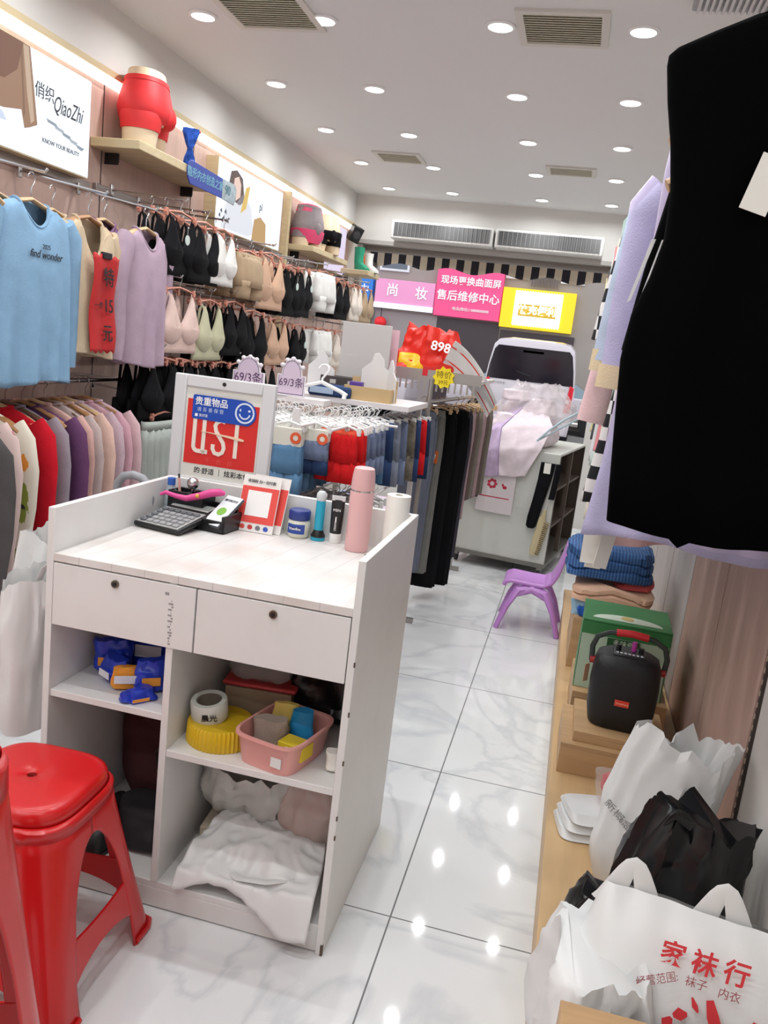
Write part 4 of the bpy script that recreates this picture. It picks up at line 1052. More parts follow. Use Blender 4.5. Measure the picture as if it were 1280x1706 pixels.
sp_ = T('portable_speaker', 'black portable karaoke speaker with red handle grip standing on the risers', 'speaker', (.290, 2.645, .335), -.06)
spk = mat('speaker_black', (16, 16, 18), .5, bump=.2, bscale=500)
rings = [sring(z, rx, ry, 48, p=p) for z, rx, ry, p in ((0, .085, .07, 3.5), (.008, .096, .078, 3.5), (.06, .106, .083, 3.8), (.14, .108, .084, 4), (.2, .104, .082, 4), (.225, .096, .076, 3.6), (.238, .075, .06, 3.2))]
MB().loft(rings).build('speaker_body', spk, sp_)
MB().bb(-.05, .05, -.045, .045, .232, .245).build('control_panel', mat('panel_black', (36, 36, 40), .35), sp_, bevel=.004)
for k in range(7): MB().bb(-.042 + k * .0125, -.034 + k * .0125, -.038, -.03, .244, .2475).build('button', mat('button_pale', (200, 204, 206), .5), sp_)
for k in (-1, 1): MB().cyl((k * .035, 0, .244), (k * .035, 0, .262), .008).build('knob', black_pl, sp_)
MB().cyl((.012, .01, .244), (.012, .01, .275), .008).build('microphone_plug', mat('plug_magenta', (190, 60, 160), .4), sp_)
hp = [(-.112, 0, .19), (-.116, 0, .24), (-.105, 0, .275), (-.07, 0, .295), (0, 0, .303), (.07, 0, .295), (.105, 0, .275), (.116, 0, .24), (.112, 0, .19)]
MB().tube(hp, .0055, 8, flat=1.6).build('handle', mat('handle_darkgreen', (46, 54, 50), .4), sp_)
MB().tube([(-.05, 0, .2985), (0, 0, .303), (.05, 0, .2985)], .0085, 10, flat=1.4).build('handle_grip', mat('grip_red', (206, 40, 46), .4), sp_)
for k in (-1, 1): MB().cyl((k * .102, 0, .195), (k * .118, 0, .195), .012).build('handle_hub', mat('hub_red', (170, 40, 40), .4), sp_)
MB().bb(-.022, .022, -.087, -.083, .088, .108).build('brand_plate', mat('plate_red', (224, 66, 44), .4), sp_, bevel=.001)
text('Temeisheng', mat('plate_ink', (250, 200, 170), .5), sp_, (0, -.0875, .098), size=.0085)
MB().prism([(-.012, 0), (.012, 0), (.012, .06), (-.012, .06)], -.0005, .0005).build('hang_tag', mat('tag_orange', (226, 176, 140), .5), sp_, loc=(-.122, -.01, .12), rot=(0, 0, R90 * .6))

gc = T('gift_carton', 'pale green gift carton with dark green lid band behind the speaker', 'carton', (.300, 3.03, .33), -.03)
gr_d = mat('carton_green', (52, 122, 66), .45); gr_l = mat('carton_pale_green', (176, 196, 172), .5)
MB().bb(-.15, .15, -.13, .13, 0, .25).build('carton_body', gr_l, gc, bevel=.003)
MB().bb(-.152, .152, -.132, .132, .250, .258).build('lid', gr_d, gc, bevel=.002)
MB().bb(-.1505, .1505, -.1325, -.130, .205, .250).build('lid_flap', gr_d, gc, smooth=False)
MB().bb(-.155 + .003, -.150, -.13, .13, 0, .25).build('dark_side', gr_d, gc, smooth=False)
MB().bb(.150, .1525, -.13, .13, 0, .25).build('dark_side', gr_d, gc, smooth=False)
MB().prism([(.12 * math.cos(PI * k / 16), .07 * math.sin(PI * k / 16)) for k in range(17)], 0, .0012).build('lid_arch', mat('carton_cream', (204, 218, 200), .5), gc, loc=(.0, -.10, .2595), rot=(-R90, 0, 0))
MB().tube([(0, -.06, .2595), (0, -.06, .261)], .022, 20).build('round_badge', mat('carton_badge', (208, 184, 120), .5), gc)
MB().bb(-.06, .05, -.1345, -.1325, .172, .202).build('name_plate', mat('plate_darkgreen', (36, 84, 44), .5), gc)
text('多味奇', mat('plate_lettering', (206, 220, 200), .5), gc, (-.005, -.135, .187), size=.024)

def folded(lab, m, loc, w, d, h, rz=0, n=2, cat='folded clothes', group='folded clothes piled on the far risers'):
    t = T('folded_clothes', lab, cat, loc, rz, group)
    b = MB()
    for k in range(n):
        z0 = h * k / n
        rings = [sring(z0 + h / n * q, w / 2 * s_, d / 2 * s_, 48, p=5, amp=.004, k=9, ph=k) for q, s_ in ((0, .95), (.2, 1.0), (.75, 1.0), (1, .93))]
        b.loft(rings)
    b.crumple(.020, 8, w * 20 + h * 9)
    for p in b.v: p.z = max(p.z, 0)
    b.build('fabric', m, t); return t
def stripes(nt, b):
    N = nt.nodes.new; L = nt.links.new
    tc = N('ShaderNodeTexCoord'); w = N('ShaderNodeTexWave'); w.inputs['Scale'].default_value = 24; w.inputs['Distortion'].default_value = 2; L(tc.outputs['Object'], w.inputs['Vector'])
    r = N('ShaderNodeValToRGB'); e = r.color_ramp.elements; e[0].color = rgb((30, 66, 118)); e[1].color = rgb((62, 108, 164)); L(w.outputs['Fac'], r.inputs[0]); L(r.outputs[0], b.inputs['Base Color']); b.inputs['Roughness'].default_value = .75
folded('folded pale blue and mint pile at the bottom of the far stack', cloth('sky_pile', (150, 182, 202)), (.27, 3.62, .4205), .30, .3, .07)
folded('folded bright blue bag edge beside the pale pile', cloth('royal_pile', (42, 96, 186), .4), (.20, 3.50, .4205), .14, .12, .05, n=1)
folded('folded peach clothes in the middle of the far stack', cloth('peach_pile', (222, 182, 156)), (.275, 3.62, .491), .33, .32, .06)
folded('folded coral pile peeking out beside the peach clothes', cloth('coral_pile', (206, 92, 94)), (.36, 3.66, .551), .17, .26, .03, n=1)
folded('folded dark blue striped denim on top of the far stack', ramp_mat('denim_stripes', stripes), (.25, 3.66, .582), .36, .32, .13, n=3)

# bags in the foreground
pp = T('white_packages', 'flat white plastic parcel on the bench before the wooden risers, lowest of its stack', 'parcel', (.235, 2.19, .2005), .15, 'white parcels on the bench')
bag_mesh(.22, .17, .022, .003, 12, 3, n=48, p=7, taper=.97).build('parcel_body', film_w, pp)
for k in (1, 2):
    t = dup(freeze(pp), (.235 + .008 * k, 2.19 + .006 * k, .2005 + .024 * k), .15 + .05 * k, ['', 'flat white plastic parcel in the middle of its stack on the bench', 'flat white plastic parcel lying topmost of its stack on the bench'][k], 'parcel', 'white parcels on the bench')
t = T('red_packet', 'bright red garment wrapped in clear film on the white parcels', 'packet', (.285, 2.245, .275), .2)
bag_mesh(.10, .07, .07, .012, 14, 7).build('garment', mat('packet_red', (222, 58, 70), .45), t)
bag_mesh(.15, .085, .08, .014, 12, 2).build('film', film_clear, t)
t = T('plastic_carrier_bag', 'greyish white carrier bag with grey print leaning on the wall behind the black bag', 'bag', (.33, 2.00, .2005), -.3)
b = poly_bag(.24, .20, .37, 21, .028, .06, .78, lean=(.05, .05), pinch=.35); b.build('bag_body', film_w, t, angle=60)
MB().bb(.03, .07, -.066, -.06, .23, .27).build('inner_cloth', cloth('grey_inner', (120, 126, 124)), t)
text('新概念', mat('print_grey', (150, 150, 152), .6), t, (-.05, -.092, .20), size=.03, rot=(1.75, .5, -.25))
t = T('bin_bag', 'shiny black plastic bag slumped between the white bags', 'bag', (.36, 1.74, .2005), -.25)
b = poly_bag(.27, .22, .32, 33, .035, .05, .62, lean=(.03, .03), open_top=0, pinch=.5); b.build('bag_body', film_black, t, angle=60)
b = poly_bag(.18, .16, .12, 35, .03, .03, .5, open_top=0); b.build('bag_tail', film_black, t, angle=60, loc=(-.11, -.07, 0))
MB().tube([(.03, 0, .27), (.02, -.02, .33), (-.01, -.02, .345), (-.05, 0, .29)], .016, 8, flat=.3).build('handle_loop', film_black, t)

pbg = T('printed_carrier_bag', 'white carrier bag printed with red shop lettering and small red sock drawing', 'bag', (.36, 1.36, .2005), -.08, rot=(-.30, 0, -.10))
rings = []
for z, rx, ry, p in ((0.0, .19, .08, 4), (.02, .22, .10, 4), (.10, .225, .10, 4), (.2, .215, .085, 3.6), (.27, .20, .06, 3), (.31, .185, .03, 2.6), (.325, .175, .012, 2.4)):
    rings.append(sring(z, rx, ry, 64, p=p, amp=.004, k=5, ph=z * 20))
b = MB().loft(rings, True, False)
for q in b.v:
    q += Vector((0, -1, 0)) * (.010 * ridge(Vector((q.x * 7, q.z * 5, 3))) + .004 * ridge(Vector((q.x * 19, q.z * 15, 8)))) * min(1, q.z * 9) + Vector((noise.noise(q * 9) * .008, 0, noise.noise(q * 7) * .012))
    q.z = max(q.z, .001)
b.build('bag_body', film_w, pbg, sub=1, angle=180)
for sx, hx in ((-1, -.13), (1, .03)):
    MB().tube([(hx + .040 * math.cos(PI - a_ * PI / 12) * (1 - .35 * math.sin(a_ * PI / 12)), -.012 * math.sin(a_ * PI / 12), .285 + .088 * math.sin(a_ * PI / 12) ** 1.4) for a_ in range(13)], .02, 10, rr=[.030 - .016 * math.sin(a_ * PI / 12) for a_ in range(13)], flat=.16, ref=(0, 1, 0)).build('handle_loop', film_w, pbg)
lean = .10
def btx(s, m, x, z, size, bold=0, sh=.15, r=0.0):
    ry = .10 if z < .1 else .10 - .015 * (z - .1) / .1 if z < .2 else .085 - .025 * (z - .2) / .07
    text(s, m, pbg, (x, -ry - .028, z), rot=(R90 - .3, r, 0), size=size, bold=bold, shear=sh)
for k, c_ in enumerate('家袜行'): btx(c_, red_ink, -.052 + .052 * k, .262, .042, .02)
wine = mat('print_wine', (150, 70, 78), .6)
btx('袜子', wine, -.008, .232, .018); btx('内衣', wine, .045, .230, .018); btx('经营范围:', wine, -.07, .220, .017, r=-.45)
for nm, path, w_ in (('sock_drawing', [(-.012, .132), (-.004, .108), (.006, .086), (.026, .070), (.034, .066)], [.012, .020, .019, .013, .005]), ('shoe_drawing', [(.056, .118), (.070, .110), (.092, .100)], [.008, .018, .010]),
                     ('cherry_drawing', [(-.066, .092), (-.056, .097), (-.044, .100)], [.006, .020, .006]), ('cherry_drawing', [(-.078, .068), (-.074, .078), (-.068, .088)], [.006, .020, .006]), ('leaf_drawing', [(-.040, .128), (-.034, .116), (-.028, .108)], [.003, .010, .003])):
    MB().ribbon(path, w_, -.001, 0).build(nm, red_ink, pbg, loc=(.03, -.131, .085), rot=(-.22, 0, 0))
t = T('plastic_carrier_bag', 'plain white carrier bag lying open left of the printed one over the bench edge', 'bag', (.198, 1.40, .2005), .15)
b = poly_bag(.22, .34, .22, 61, .035, .05, .6, open_top=0); b.build('bag_body', film_w, t, angle=60)
t = T('pink_cloth', 'pale pink cloth showing between the two white carrier bags', 'cloth', (.28, 1.29, .215), .1)
bag_mesh(.10, .07, .12, .012, 12, 71).build('fabric', cloth('pale_pink', (226, 190, 192)), t)

# --- clothes rail on the right
RRX, RRZ = .295, 2.03
t = T('clothes_rail', 'steel clothes rail high on the right wall carrying t-shirts and the black dress', 'rail', (RRX, 2.6, RRZ - .012))
MB().cyl((0, -1.5, 0), (0, 2.2, 0), .011).build('bar', chrome, t)
for y in (-1.4, .3, 2.1): MB().cyl((0, y, 0), (XR - RRX, y, 0), .008).build('bracket', chrome, t)
HR = 'wooden hangers on the right rail'
blk = mat('dress_black', (5, 5, 6), .9, spec=.03)
DY = 1.42
hang(WH, (RRX, DY, RRZ + .055), .04, 'wooden hanger inside the big black dress', HR)
bd = T('black_dress', 'large plain black sleeveless dress hanging close to the camera on the right', 'dress', (RRX, DY, RRZ + .055), .02)
rings = []
for d, rx, ry in ((0, .10, .03), (.02, .155, .034), (.045, .22, .040), (.068, .275, .044), (.078, .287, .046), (.092, .287, .05), (.14, .276, .054), (.20, .258, .058), (.27, .243, .06), (.34, .240, .06), (.40, .254, .06), (.46, .276, .06), (.53, .282, .06), (.62, .274, .06), (.72, .264, .06), (.80, .256, .06)):
    rg = sring(-.085 - d, rx * .835, ry, 72, p=2.4, amp=.006 * min(1, d * 2), k=4, ph=d)
    for p in rg:
        if d < .05 and p.y < 0: p.z -= .05 * max(0, 1 - (p.x / .12) ** 2)
        if d > .79: p.z += .004 * math.sin(p.x * 22) - (.012 if p.x > -.115 and p.x < -.09 else 0)
    rings.append(rg)
MB().loft(rings, False, False).build('dress_body', blk, bd, solid=.003)
tg = T('paper_tag', 'white paper swing tag on the front of the black dress', 'tag', (.213, 1.345, 1.735), .1, rot=(0, .25, .1))
MB().bb(-.02, .02, -.0008, .0008, -.04, .04).build('card', mat('paper_white', (238, 236, 228), .7), tg); MB().cyl((-.005, 0, .04), (-.012, .008, .10), .0008, 5).build('tag_string', white_pl, tg)
lav = cloth('lavender_jersey', (186, 182, 214)); lav_s = mat('lilac_satin', (190, 180, 214), .3, var=.05); mint = cloth('mint_jersey', (176, 200, 192)); creamy = cloth('cream_trim', (220, 202, 168))
bt = shirt('t_shirt', 'black t-shirt with white sleeve stripes behind the black dress', 't-shirt', blk, (RRX, 1.60, RRZ - .10), .0, W=.14, L=.60, sleeve='short', seed=2, thin=.7, sr=.045, sl_out=.04, sl_len=.36)
sb = MB().prism([(-.225, -.40), (-.207, -.395), (-.175, -.25), (-.195, -.25)], -.036, -.030).prism([(-.236, -.36), (-.230, -.355), (-.205, -.25), (-.212, -.25)], -.036, -.030)
sb.build('sleeve_stripe', white_ink, bt)
hang(WH, (RRX, 1.60, RRZ - .10), .0, 'wooden hanger inside the striped-sleeve black t-shirt', HR)
shirt('satin_nightdress', 'lilac satin nightdress whose hem shows below the black dress', 'nightdress', lav_s, (RRX, 1.72, RRZ), .0, W=.20, L=.80, sleeve=None, seed=4, hemx=.75, amp=.014)
hang(WH, (RRX, 1.72, RRZ), 0, 'wooden hanger inside the lilac satin nightdress', HR)
def tee(y, m, lab, W=.25, L=.78, out=.05, cuff=None, seed=0, rz=0.0, cat='t-shirt', name='t_shirt', sleeve='short', z=0, hemx=1.1, sl=.42):
    W = .19; out = .012 + (out - .05) * .6
    hang(WH, (RRX, y, RRZ + z), rz, 'wooden hanger inside the ' + lab.split(' with ')[0].split(' hanging ')[0].split(' behind ')[0].split(' on the right')[0], HR)
    return shirt(name, lab, cat, m, (RRX, y, RRZ + z), rz, W=W, L=L, sleeve=sleeve, seed=seed, hemx=hemx, sl_out=out, cuffm=cuff, amp=.012, thin=.75, sr=.046, sl_len=sl)
tee(1.98, lav, 'lavender t-shirt with beige lettered cuffs hanging just behind the black dress', .235, .80, .06, creamy, 3, hemx=1.24, z=-.075, sl=.44)
tee(2.12, cloth('powder_blue', (186, 200, 220)), 'powder blue t-shirt with cream fringed cuffs behind the lavender one', .25, .74, .09, creamy, 6, z=-.06, sl=.42)
tee(2.26, lav_s, 'shiny lilac top hanging between the powder blue and checked shirts', .22, .86, .05, None, 7)
def chk_nodes(nt, b):
    N = nt.nodes.new; L = nt.links.new
    tc = N('ShaderNodeTexCoord'); mp = N('ShaderNodeMapping'); mp.inputs['Location'].default_value = (.013, .5, .009); mp.inputs['Scale'].default_value = (1, .02, 1)
    c = N('ShaderNodeTexChecker'); c.inputs['Scale'].default_value = 27; c.inputs['Color1'].default_value = rgb((24, 24, 28)); c.inputs['Color2'].default_value = rgb((228, 226, 224))
    L(tc.outputs['Object'], mp.inputs[0]); L(mp.outputs[0], c.inputs[0]); L(c.outputs[0], b.inputs['Base Color']); b.inputs['Roughness'].default_value = .85
tee(2.40, ramp_mat('checkerboard', chk_nodes), 'black and white checkerboard t-shirt on the right rail', .255, .80, .10, None, 9, hemx=1.26, z=-.06, sl=.36)
tee(2.56, mint, 'mint t-shirt with plain sleeves hanging behind the checkerboard one', .25, .92, .05, None, 11)
tee(2.72, cloth('rose_white', (232, 196, 198)), 'pink and white t-shirt hanging behind the mint one', .26, .82, .13, None, 13, sl=.46, z=-.20, rz=.3)
tee(2.90, cloth('ivory', (228, 222, 206)), 'ivory t-shirt with short sleeves, third behind the checkerboard one', .25, 1.0, .06, None, 15)
tee(3.10, cloth('coral_pink', (226, 150, 156)), 'coral pink t-shirt far along the right rail', .26, .80, .06, None, 17)
tee(3.30, cloth('pale_mint', (206, 222, 216)), 'pale mint t-shirt far along the right rail', .26, .86, .06, None, 19)
tee(3.55, cloth('white_tee', (230, 230, 230)), 'white t-shirt far along the right rail', .26, .86, .06, None, 20)
tee(3.85, cloth('dark_grey_tee', (88, 88, 92)), 'dark grey t-shirt far along the right rail', .25, .80, .05, None, 21)
tee(4.15, cloth('pale_yellow', (232, 220, 170)), 'pale yellow shirt with a collar on the right rail near its end', .26, .8, .05, None, 22)
for k, (x, y, z) in enumerate(((.088, 2.03, 1.035), (.104, 2.05, 1.02), (.122, 2.02, 1.03))):
    t = T('paper_tag', 'white paper swing tag hanging below the lavender t-shirt hem', 'tag', (x, y, z), .1 * k, 'paper tags below the lavender hem', rot=(0, .08 * k, .3 * k))
    MB().bb(-.02, .02, -.0008, .0008, -.05, .05).build('card', mat('paper_white', (238, 236, 228), .7), t); MB().cyl((0, 0, .05), (.002, 0, .14), .0008, 5).build('tag_string', white_pl, t)

# ------------------------------------------------------------------ child's chair
pc = T('child_chair', 'small lilac plastic child chair standing in the aisle', 'chair', (-.075, 4.56, 0), -R90 + .0)
pl_m = mat('chair_lilac', (198, 140, 214), .35)
def seat_fn(u, v):        # side profile: front of seat to top of backrest (local -y front)
    P = [(-.155, .235), (-.15, .255), (-.12, .268), (-.02, .262), (.06, .262), (.10, .285), (.125, .34), (.145, .42), (.158, .48), (.160, .50)]
    s_ = u * (len(P) - 1); i = min(int(s_), len(P) - 2); f = s_ - i
    y = P[i][0] * (1 - f) + P[i + 1][0] * f; z = P[i][1] * (1 - f) + P[i + 1][1] * f
    w = .13 * (1 - .18 * max(0, (u - .6) / .4)) * (1 - .5 * max(0, (u - .93) / .07) ** 2)
    x = (v - .5) * 2 * w
    z -= .012 * (1 - (2 * v - 1) ** 2) if u < .5 else 0
    return (x, y, z)
MB().grid(seat_fn, 36, 14).build('seat_shell', pl_m, pc, solid=.022, sub=1, angle=180)
for sx in (-1, 1):
    for sy, y1 in ((-1, -.165), (1, .17)):
        MB().tube([(sx * .11, sy * .03, .235), (sx * .125, sy * .075, .225), (sx * .145, y1 * .75, .13), (sx * .16, y1, .0)], .03, 12, rr=[.03, .032, .026, .022], flat=.6).build('leg', pl_m, pc)
    MB().tube([(sx * .125, -.09, .20), (sx * .122, 0, .235), (sx * .125, .09, .20)], .022, 10).build('leg_arch', pl_m, pc)
# ------------------------------------------------------------------ display rack beyond the counter
rack_m = mat('rack_white', (226, 220, 220), .45)
rk = T('display_rack', 'white multi-arm display rack full of briefs and shorts behind the counter', 'display rack', (-1.05, 3.45, 0))
for sx, sys_ in ((-.34, (-.42, .62)), (.30, (.62,)), (.02, (-.42,))):
    for sy in sys_: MB().bb(sx - .012, sx + .012, sy - .012, sy + .012, 0, 1.17).build('post', rack_m, rk)
MB().bb(-.37, .33, .20, .68, 1.16, 1.185).build('top_board', rack_m, rk, bevel=.002)
MB().bb(-.35, .31, -.50, .63, .42, .44).build('lower_board', rack_m, rk, bevel=.002)
for x in (-.22, -.06, .08, .20):
    MB().cyl((x, -.55, 1.118), (x, .64, 1.118), .006).build('hanging_bar', rack_m, rk)
for x in (-.12, .02, .14, .26): MB().cyl((x, -.42, .80), (x, .6, .80), .006).build('hanging_bar', rack_m, rk)
MB().cyl((-.34, .05, 1.105), (.32, .05, 1.105), .006).build('cross_bar', rack_m, rk)
MB().cyl((-.34, -.48, .80), (.32, -.48, .80), .007).build('cross_bar', rack_m, rk)
for sx in (-.34, .30): MB().bb(sx - .02, sx + .02, -.54, .66, 0, .02).build('foot', rack_m, rk)

def make_boxer(name, m, lab, w=.055, L=.19, card=True):
    t = T(name, lab, 'briefs')
    z0 = -.05 if card else 0
    MB().loft([sring(z0 - d, w * (1 + .2 * d / L), .012 + .006 * (d > .02), 40, p=3.2, amp=.002, k=6) for d in (0, .03, .07, L * .6)], False, False).build('hip_panel', m, t, solid=.002)
    for s_ in (-1, 1):
        MB().loft([sring(z0 - L * .58 - q * L * .42, w * (.58 + .02 * q), .016, 24, cx=s_ * w * (.52 + .03 * q), p=3) for q in (0, .5, 1)], False, False).build('leg_panel', m, t, solid=.002)
    if card:
        MB().bb(-w * 1.02, w * 1.02, -.015, .015, -.062, .002).build('header_card', mat('card_ivory', (226, 222, 210), .6), t, bevel=.001)
    else:
        MB().loft([sring(.004, w * .99, .013, 30, p=3), sring(-.018, w, .014, 30, p=3)], False, False).build('waistband', m, t, solid=.003)
    return freeze(t)
sky = cloth('denim_blue', (96, 136, 172)); navy = cloth('navy_knit', (44, 62, 96)); redk = cloth('red_knit', (214, 34, 38)); strp = cloth('blue_grey_knit', (120, 132, 160)); redw = cloth('orange_red_knit', (220, 84, 60))
BX = make_boxer('carded_briefs', sky, 'blue briefs with an ivory header card', .054, .19)
BP = make_boxer('hanging_shorts', redk, 'red stretch shorts clipped on a white hanger', .052, .20, False)
def wp(loc, lab, grp, s=1): hang(WP, loc, .05 * math.sin(loc[1] * 30), lab, grp, scale=(s, 1, 1))
STK = T('round_sticker', 'round orange sticker on the header card', 'sticker'); 
MB().tube([(0, 0, 0), (0, -.001, 0)], .022, 24).build('sticker_disc', mat('sticker_orange', (232, 96, 56), .5), STK); MB().tube([(0, -.001, 0), (0, -.0018, 0)], .010, 20).build('sticker_centre', mat('card_ivory', (226, 222, 210), .6), STK)
for y_, l_ in ((0, ''),): freeze(STK)
cols = [(-1.20, 3.08, navy, 'navy'), (-1.115, 3.02, strp, 'striped blue'), (-1.04, 2.97, sky, 'light blue'), (-.955, 3.05, strp, 'grey blue'), (-.90, 3.12, redk, 'red'), (-.845, 3.10, redk, 'red')]
for ci, (x, y0, m, cn) in enumerate(cols):
    for k in range(8):
        y = y0 + .062 * k; z = 1.165 - .001 * k
        xx = x + .006 * math.sin(k * 2.3 + ci)
        card = ci < 4
        first = k == 0
        wp((xx, y, z + .008), 'white clip hanger of the %s briefs column' % cn if card else 'white clip hanger of the red shorts', 'white hangers of the %s column' % cn)
        loc = (xx, y, z - .068)
        if card:
            hang(BX, loc, .05 * math.sin(k + ci), ('%s briefs with an ivory header card, foremost of their column' % cn) if first else '%s carded briefs queued behind the foremost pair' % cn, None if first else 'carded %s briefs on the display rack' % cn, {'hip_panel': m if k % 3 else m, 'leg_panel': m if not (ci == 3 and first) else navy}, (1, 1, [1.0, .72, 1.05, .72][ci]))
        else:
            if k < 3: hang(BP, loc, .05 * math.sin(k + ci), 'red stretch shorts on a white hanger in the display rack', 'red shorts on the display rack', {'waistband': redw, 'hip_panel': redk, 'leg_panel': redk})
            else: hang(BP, loc, .05 * math.sin(k + ci), 'grey blue stretch shorts queued behind the red ones in the rack', 'grey blue shorts behind the red ones', {'waistband': strp, 'hip_panel': strp, 'leg_panel': strp})
        if first and ci in (2, 3):
            hang(STK, (xx + .035, y - .0175, z - .10), 0, 'round orange sticker on the %s header card' % cn, None)
# wider shorts farther right
den = cloth('denim_mid', (98, 128, 164), var=.15); dnv = cloth('denim_navy', (52, 70, 108)); gst = cloth('grey_stripe', (136, 144, 160)); camo = cloth('camo_grey', (122, 114, 102), var=.3, vscale=40); dkb = cloth('dark_blue_tee', (42, 56, 88))
SH = make_boxer('denim_shorts', den, 'mid blue denim shorts on a white hanger', .085, .27, False)
for k, (x, y, m, lab, s) in enumerate(((-.905, 3.52, den, 'mid blue denim shorts nearest the red shorts', 1.0), (-.89, 3.60, sky, 'light blue shorts directly behind the mid blue denim pair', 1.0), (-.865, 3.66, dnv, 'navy shorts with a light edge between blue and grey pairs', 1.05), (-.85, 3.74, gst, 'grey blue striped shorts in the middle of the shorts row', 1.1), (-.835, 3.82, strp, 'dusty blue shorts behind the striped pair', 1.1), (-.81, 3.90, camo, 'grey camouflage patterned shorts in the shorts row', 1.05), (-.80, 3.98, dnv, 'navy shorts behind the camouflage pair', 1.1), (-.785, 4.05, redk, 'red edged shorts near the end of the row', 1.0), (-.775, 4.11, dkb, 'dark blue shorts ending the shorts row', 1.1))):
    wp((x, y, 1.17), 'white clip hanger of the denim shorts row', 'white hangers of the shorts row', 1.3)
    hang(SH, (x, y, 1.10), .06 * math.sin(k * 2), lab, None, {'hip_panel': m, 'leg_panel': m, 'waistband': m}, (1, 1, s))
# lower tier
LPK = T('sock_pack', 'grey sock pack hanging low in the display rack', 'sock pack')
MB().loft([sring(-d, .045, .012, 24, p=3, amp=.002, k=5) for d in (.03, .08, .15)], True, True).build('socks', cloth('sock_grey', (150, 148, 146)), LPK)
MB().bb(-.04, .04, -.014, .014, -.035, .0).build('card_band', mat('card_grey', (176, 174, 172), .6), LPK); freeze(LPK)
for k in range(20):
    x = (-1.03, -.91, -.79, -1.17)[k % 4]; y = 3.10 + .09 * (k // 4)
    wp((x, y, .847), 'white clip hanger low in the display rack', 'white hangers low in the rack')
    hang(LPK, (x, y, .785), .1 * math.sin(k), 'grey sock pack hanging low in the display rack', 'grey sock packs low in the rack', {'socks': cloth('sock_grey', (150, 148, 146)) if k % 3 else cloth('sock_dark', (74, 74, 78)), 'card_band': mat('card_grey', (176, 174, 172), .6)})
gold = mat('gift_gold', (214, 150, 56), .4, var=.3, vscale=30); redb = mat('gift_red', (206, 40, 34), .4)
for k in range(6):
    x, y = -1.04 + .085 * (k % 3), 3.02 + .10 * (k // 3)
    t = T('gift_packet', '%s festive packet standing low in the display rack' % ('gold' if k % 3 == 0 else 'red and gold'), 'packet', (x, y, .441), .1 * math.sin(k), 'festive packets low in the rack')
    t['label'] = '%s festive packet standing low in the display rack, %s row' % ('gold' if k % 3 == 0 else 'red and gold', 'front' if k < 3 else 'back')
    MB().bb(-.036, .036, -.015, .015, 0, .36).build('packet_body', gold if k % 3 == 0 else redb, t, bevel=.003)
    MB().tube([(0, -.015, .30), (0, -.017, .30)], .022, 16).build('gold_emblem', mat('emblem_gold', (236, 190, 80), .4), t)
# price signs on the rack board
def price_sign(x, y, w, h, lab, rz):
    t = T('price_sign', lab, 'price sign', (x, y, 1.185), rz, 'lilac price signs on the display rack')
    def arch(s, n=24):
        W_ = w / 2 * s; hb = h * .55 * s
        return [(-W_, 0), (W_, 0), (W_, hb)] + [(W_ * .72 * math.cos(PI * k / n), hb + (h * s - hb) * math.sin(PI * k / n)) for k in range(n + 1)] + [(-W_, hb)]
    MB().prism(arch(1.0), 0, .010).build('board', mat('sign_white', (232, 224, 230), .5), t, bevel=.002)
    MB().prism(arch(.90), -.0012, 0).build('outline', mat('sign_outline', (104, 92, 124), .5), t, loc=(0, 0, .006))
    MB().prism(arch(.86), -.0022, -.001).build('lilac_field', mat('sign_lilac', (214, 196, 214), .5), t, loc=(0, 0, .009))
    for k in range(5):
        a = PI * (.15 + .17 * k)
        MB().ball((w * .40 * math.cos(a), .002, h * .60 + h * .38 * math.sin(a)), (.011, .008, .010), 10, 6).build('flower', mat('sign_white', (232, 224, 230), .5), t)
    text('69/3条', mat('sign_plum', (84, 52, 92), .5), t, (0, -.0026, h * .34), size=w * .36, sx=.86)
    MB().bb(-w * .45, w * .45, -.03, .03, 0, .004).build('foot', mat('sign_white', (232, 224, 230), .5), t)
price_sign(-1.40, 3.42, .155, .145, 'lilac arched 69/3 price sign partly behind the framed notice', -.1)
price_sign(-1.195, 3.40, .125, .16, 'lilac arched 69/3 price sign standing clear of the framed notice', .1)
MB2 = T('price_board', 'narrow white shelf board carrying the two lilac price signs', 'shelf', (-1.30, 3.42, 1.16)); MB().bb(-.20, .27, -.05, .06, 0, .0245).build('board', rack_m, MB2, bevel=.002)
# boxes and cards on top of the rack
t = T('blue_shorts_box', 'navy folded shorts in a flat pack lying on the rack top', 'folded clothes', (-1.10, 3.72, 1.1855), .05)
MB().bb(-.10, .10, -.08, .08, 0, .05).build('pack', dnv, t, bevel=.012); MB().bb(-.09, .02, -.082, -.079, .012, .04).build('paper_band', mat('band_pale', (170, 190, 214), .5), t)
t = T('dark_tray', 'dark slotted plastic tray standing behind the folded navy pack', 'tray', (-1.06, 3.86, 1.1855), -.05)
MB().bb(-.15, .15, -.01, .01, .03, .085).bb(-.15, -.14, -.01, .1, 0, .085).bb(.14, .15, -.01, .1, 0, .085).bb(-.15, .15, .09, .1, 0, .085).build('tray_wall', mat('tray_dark', (70, 62, 60), .5), t, bevel=.002)
s_ = MB()
for k in range(3): s_.bb(-.10 + .09 * k, -.07 + .09 * k, -.012, -.0095, .05, .07)
s_.build('slot', mat('slot_pale', (190, 186, 180), .6), t)
t = T('clothes_hanger', 'large white plastic hanger lying tilted on the rack in front of the navy pack', 'hanger', (-1.085, 3.50, 1.30), .05, rot=(-.35, 0, .05))
MB().tube([(-.12, 0, -.095), (-.09, 0, -.08), (0, 0, -.048), (.09, 0, -.08), (.12, 0, -.095)], .009, 8).build('shoulder_bar', white_pl, t)
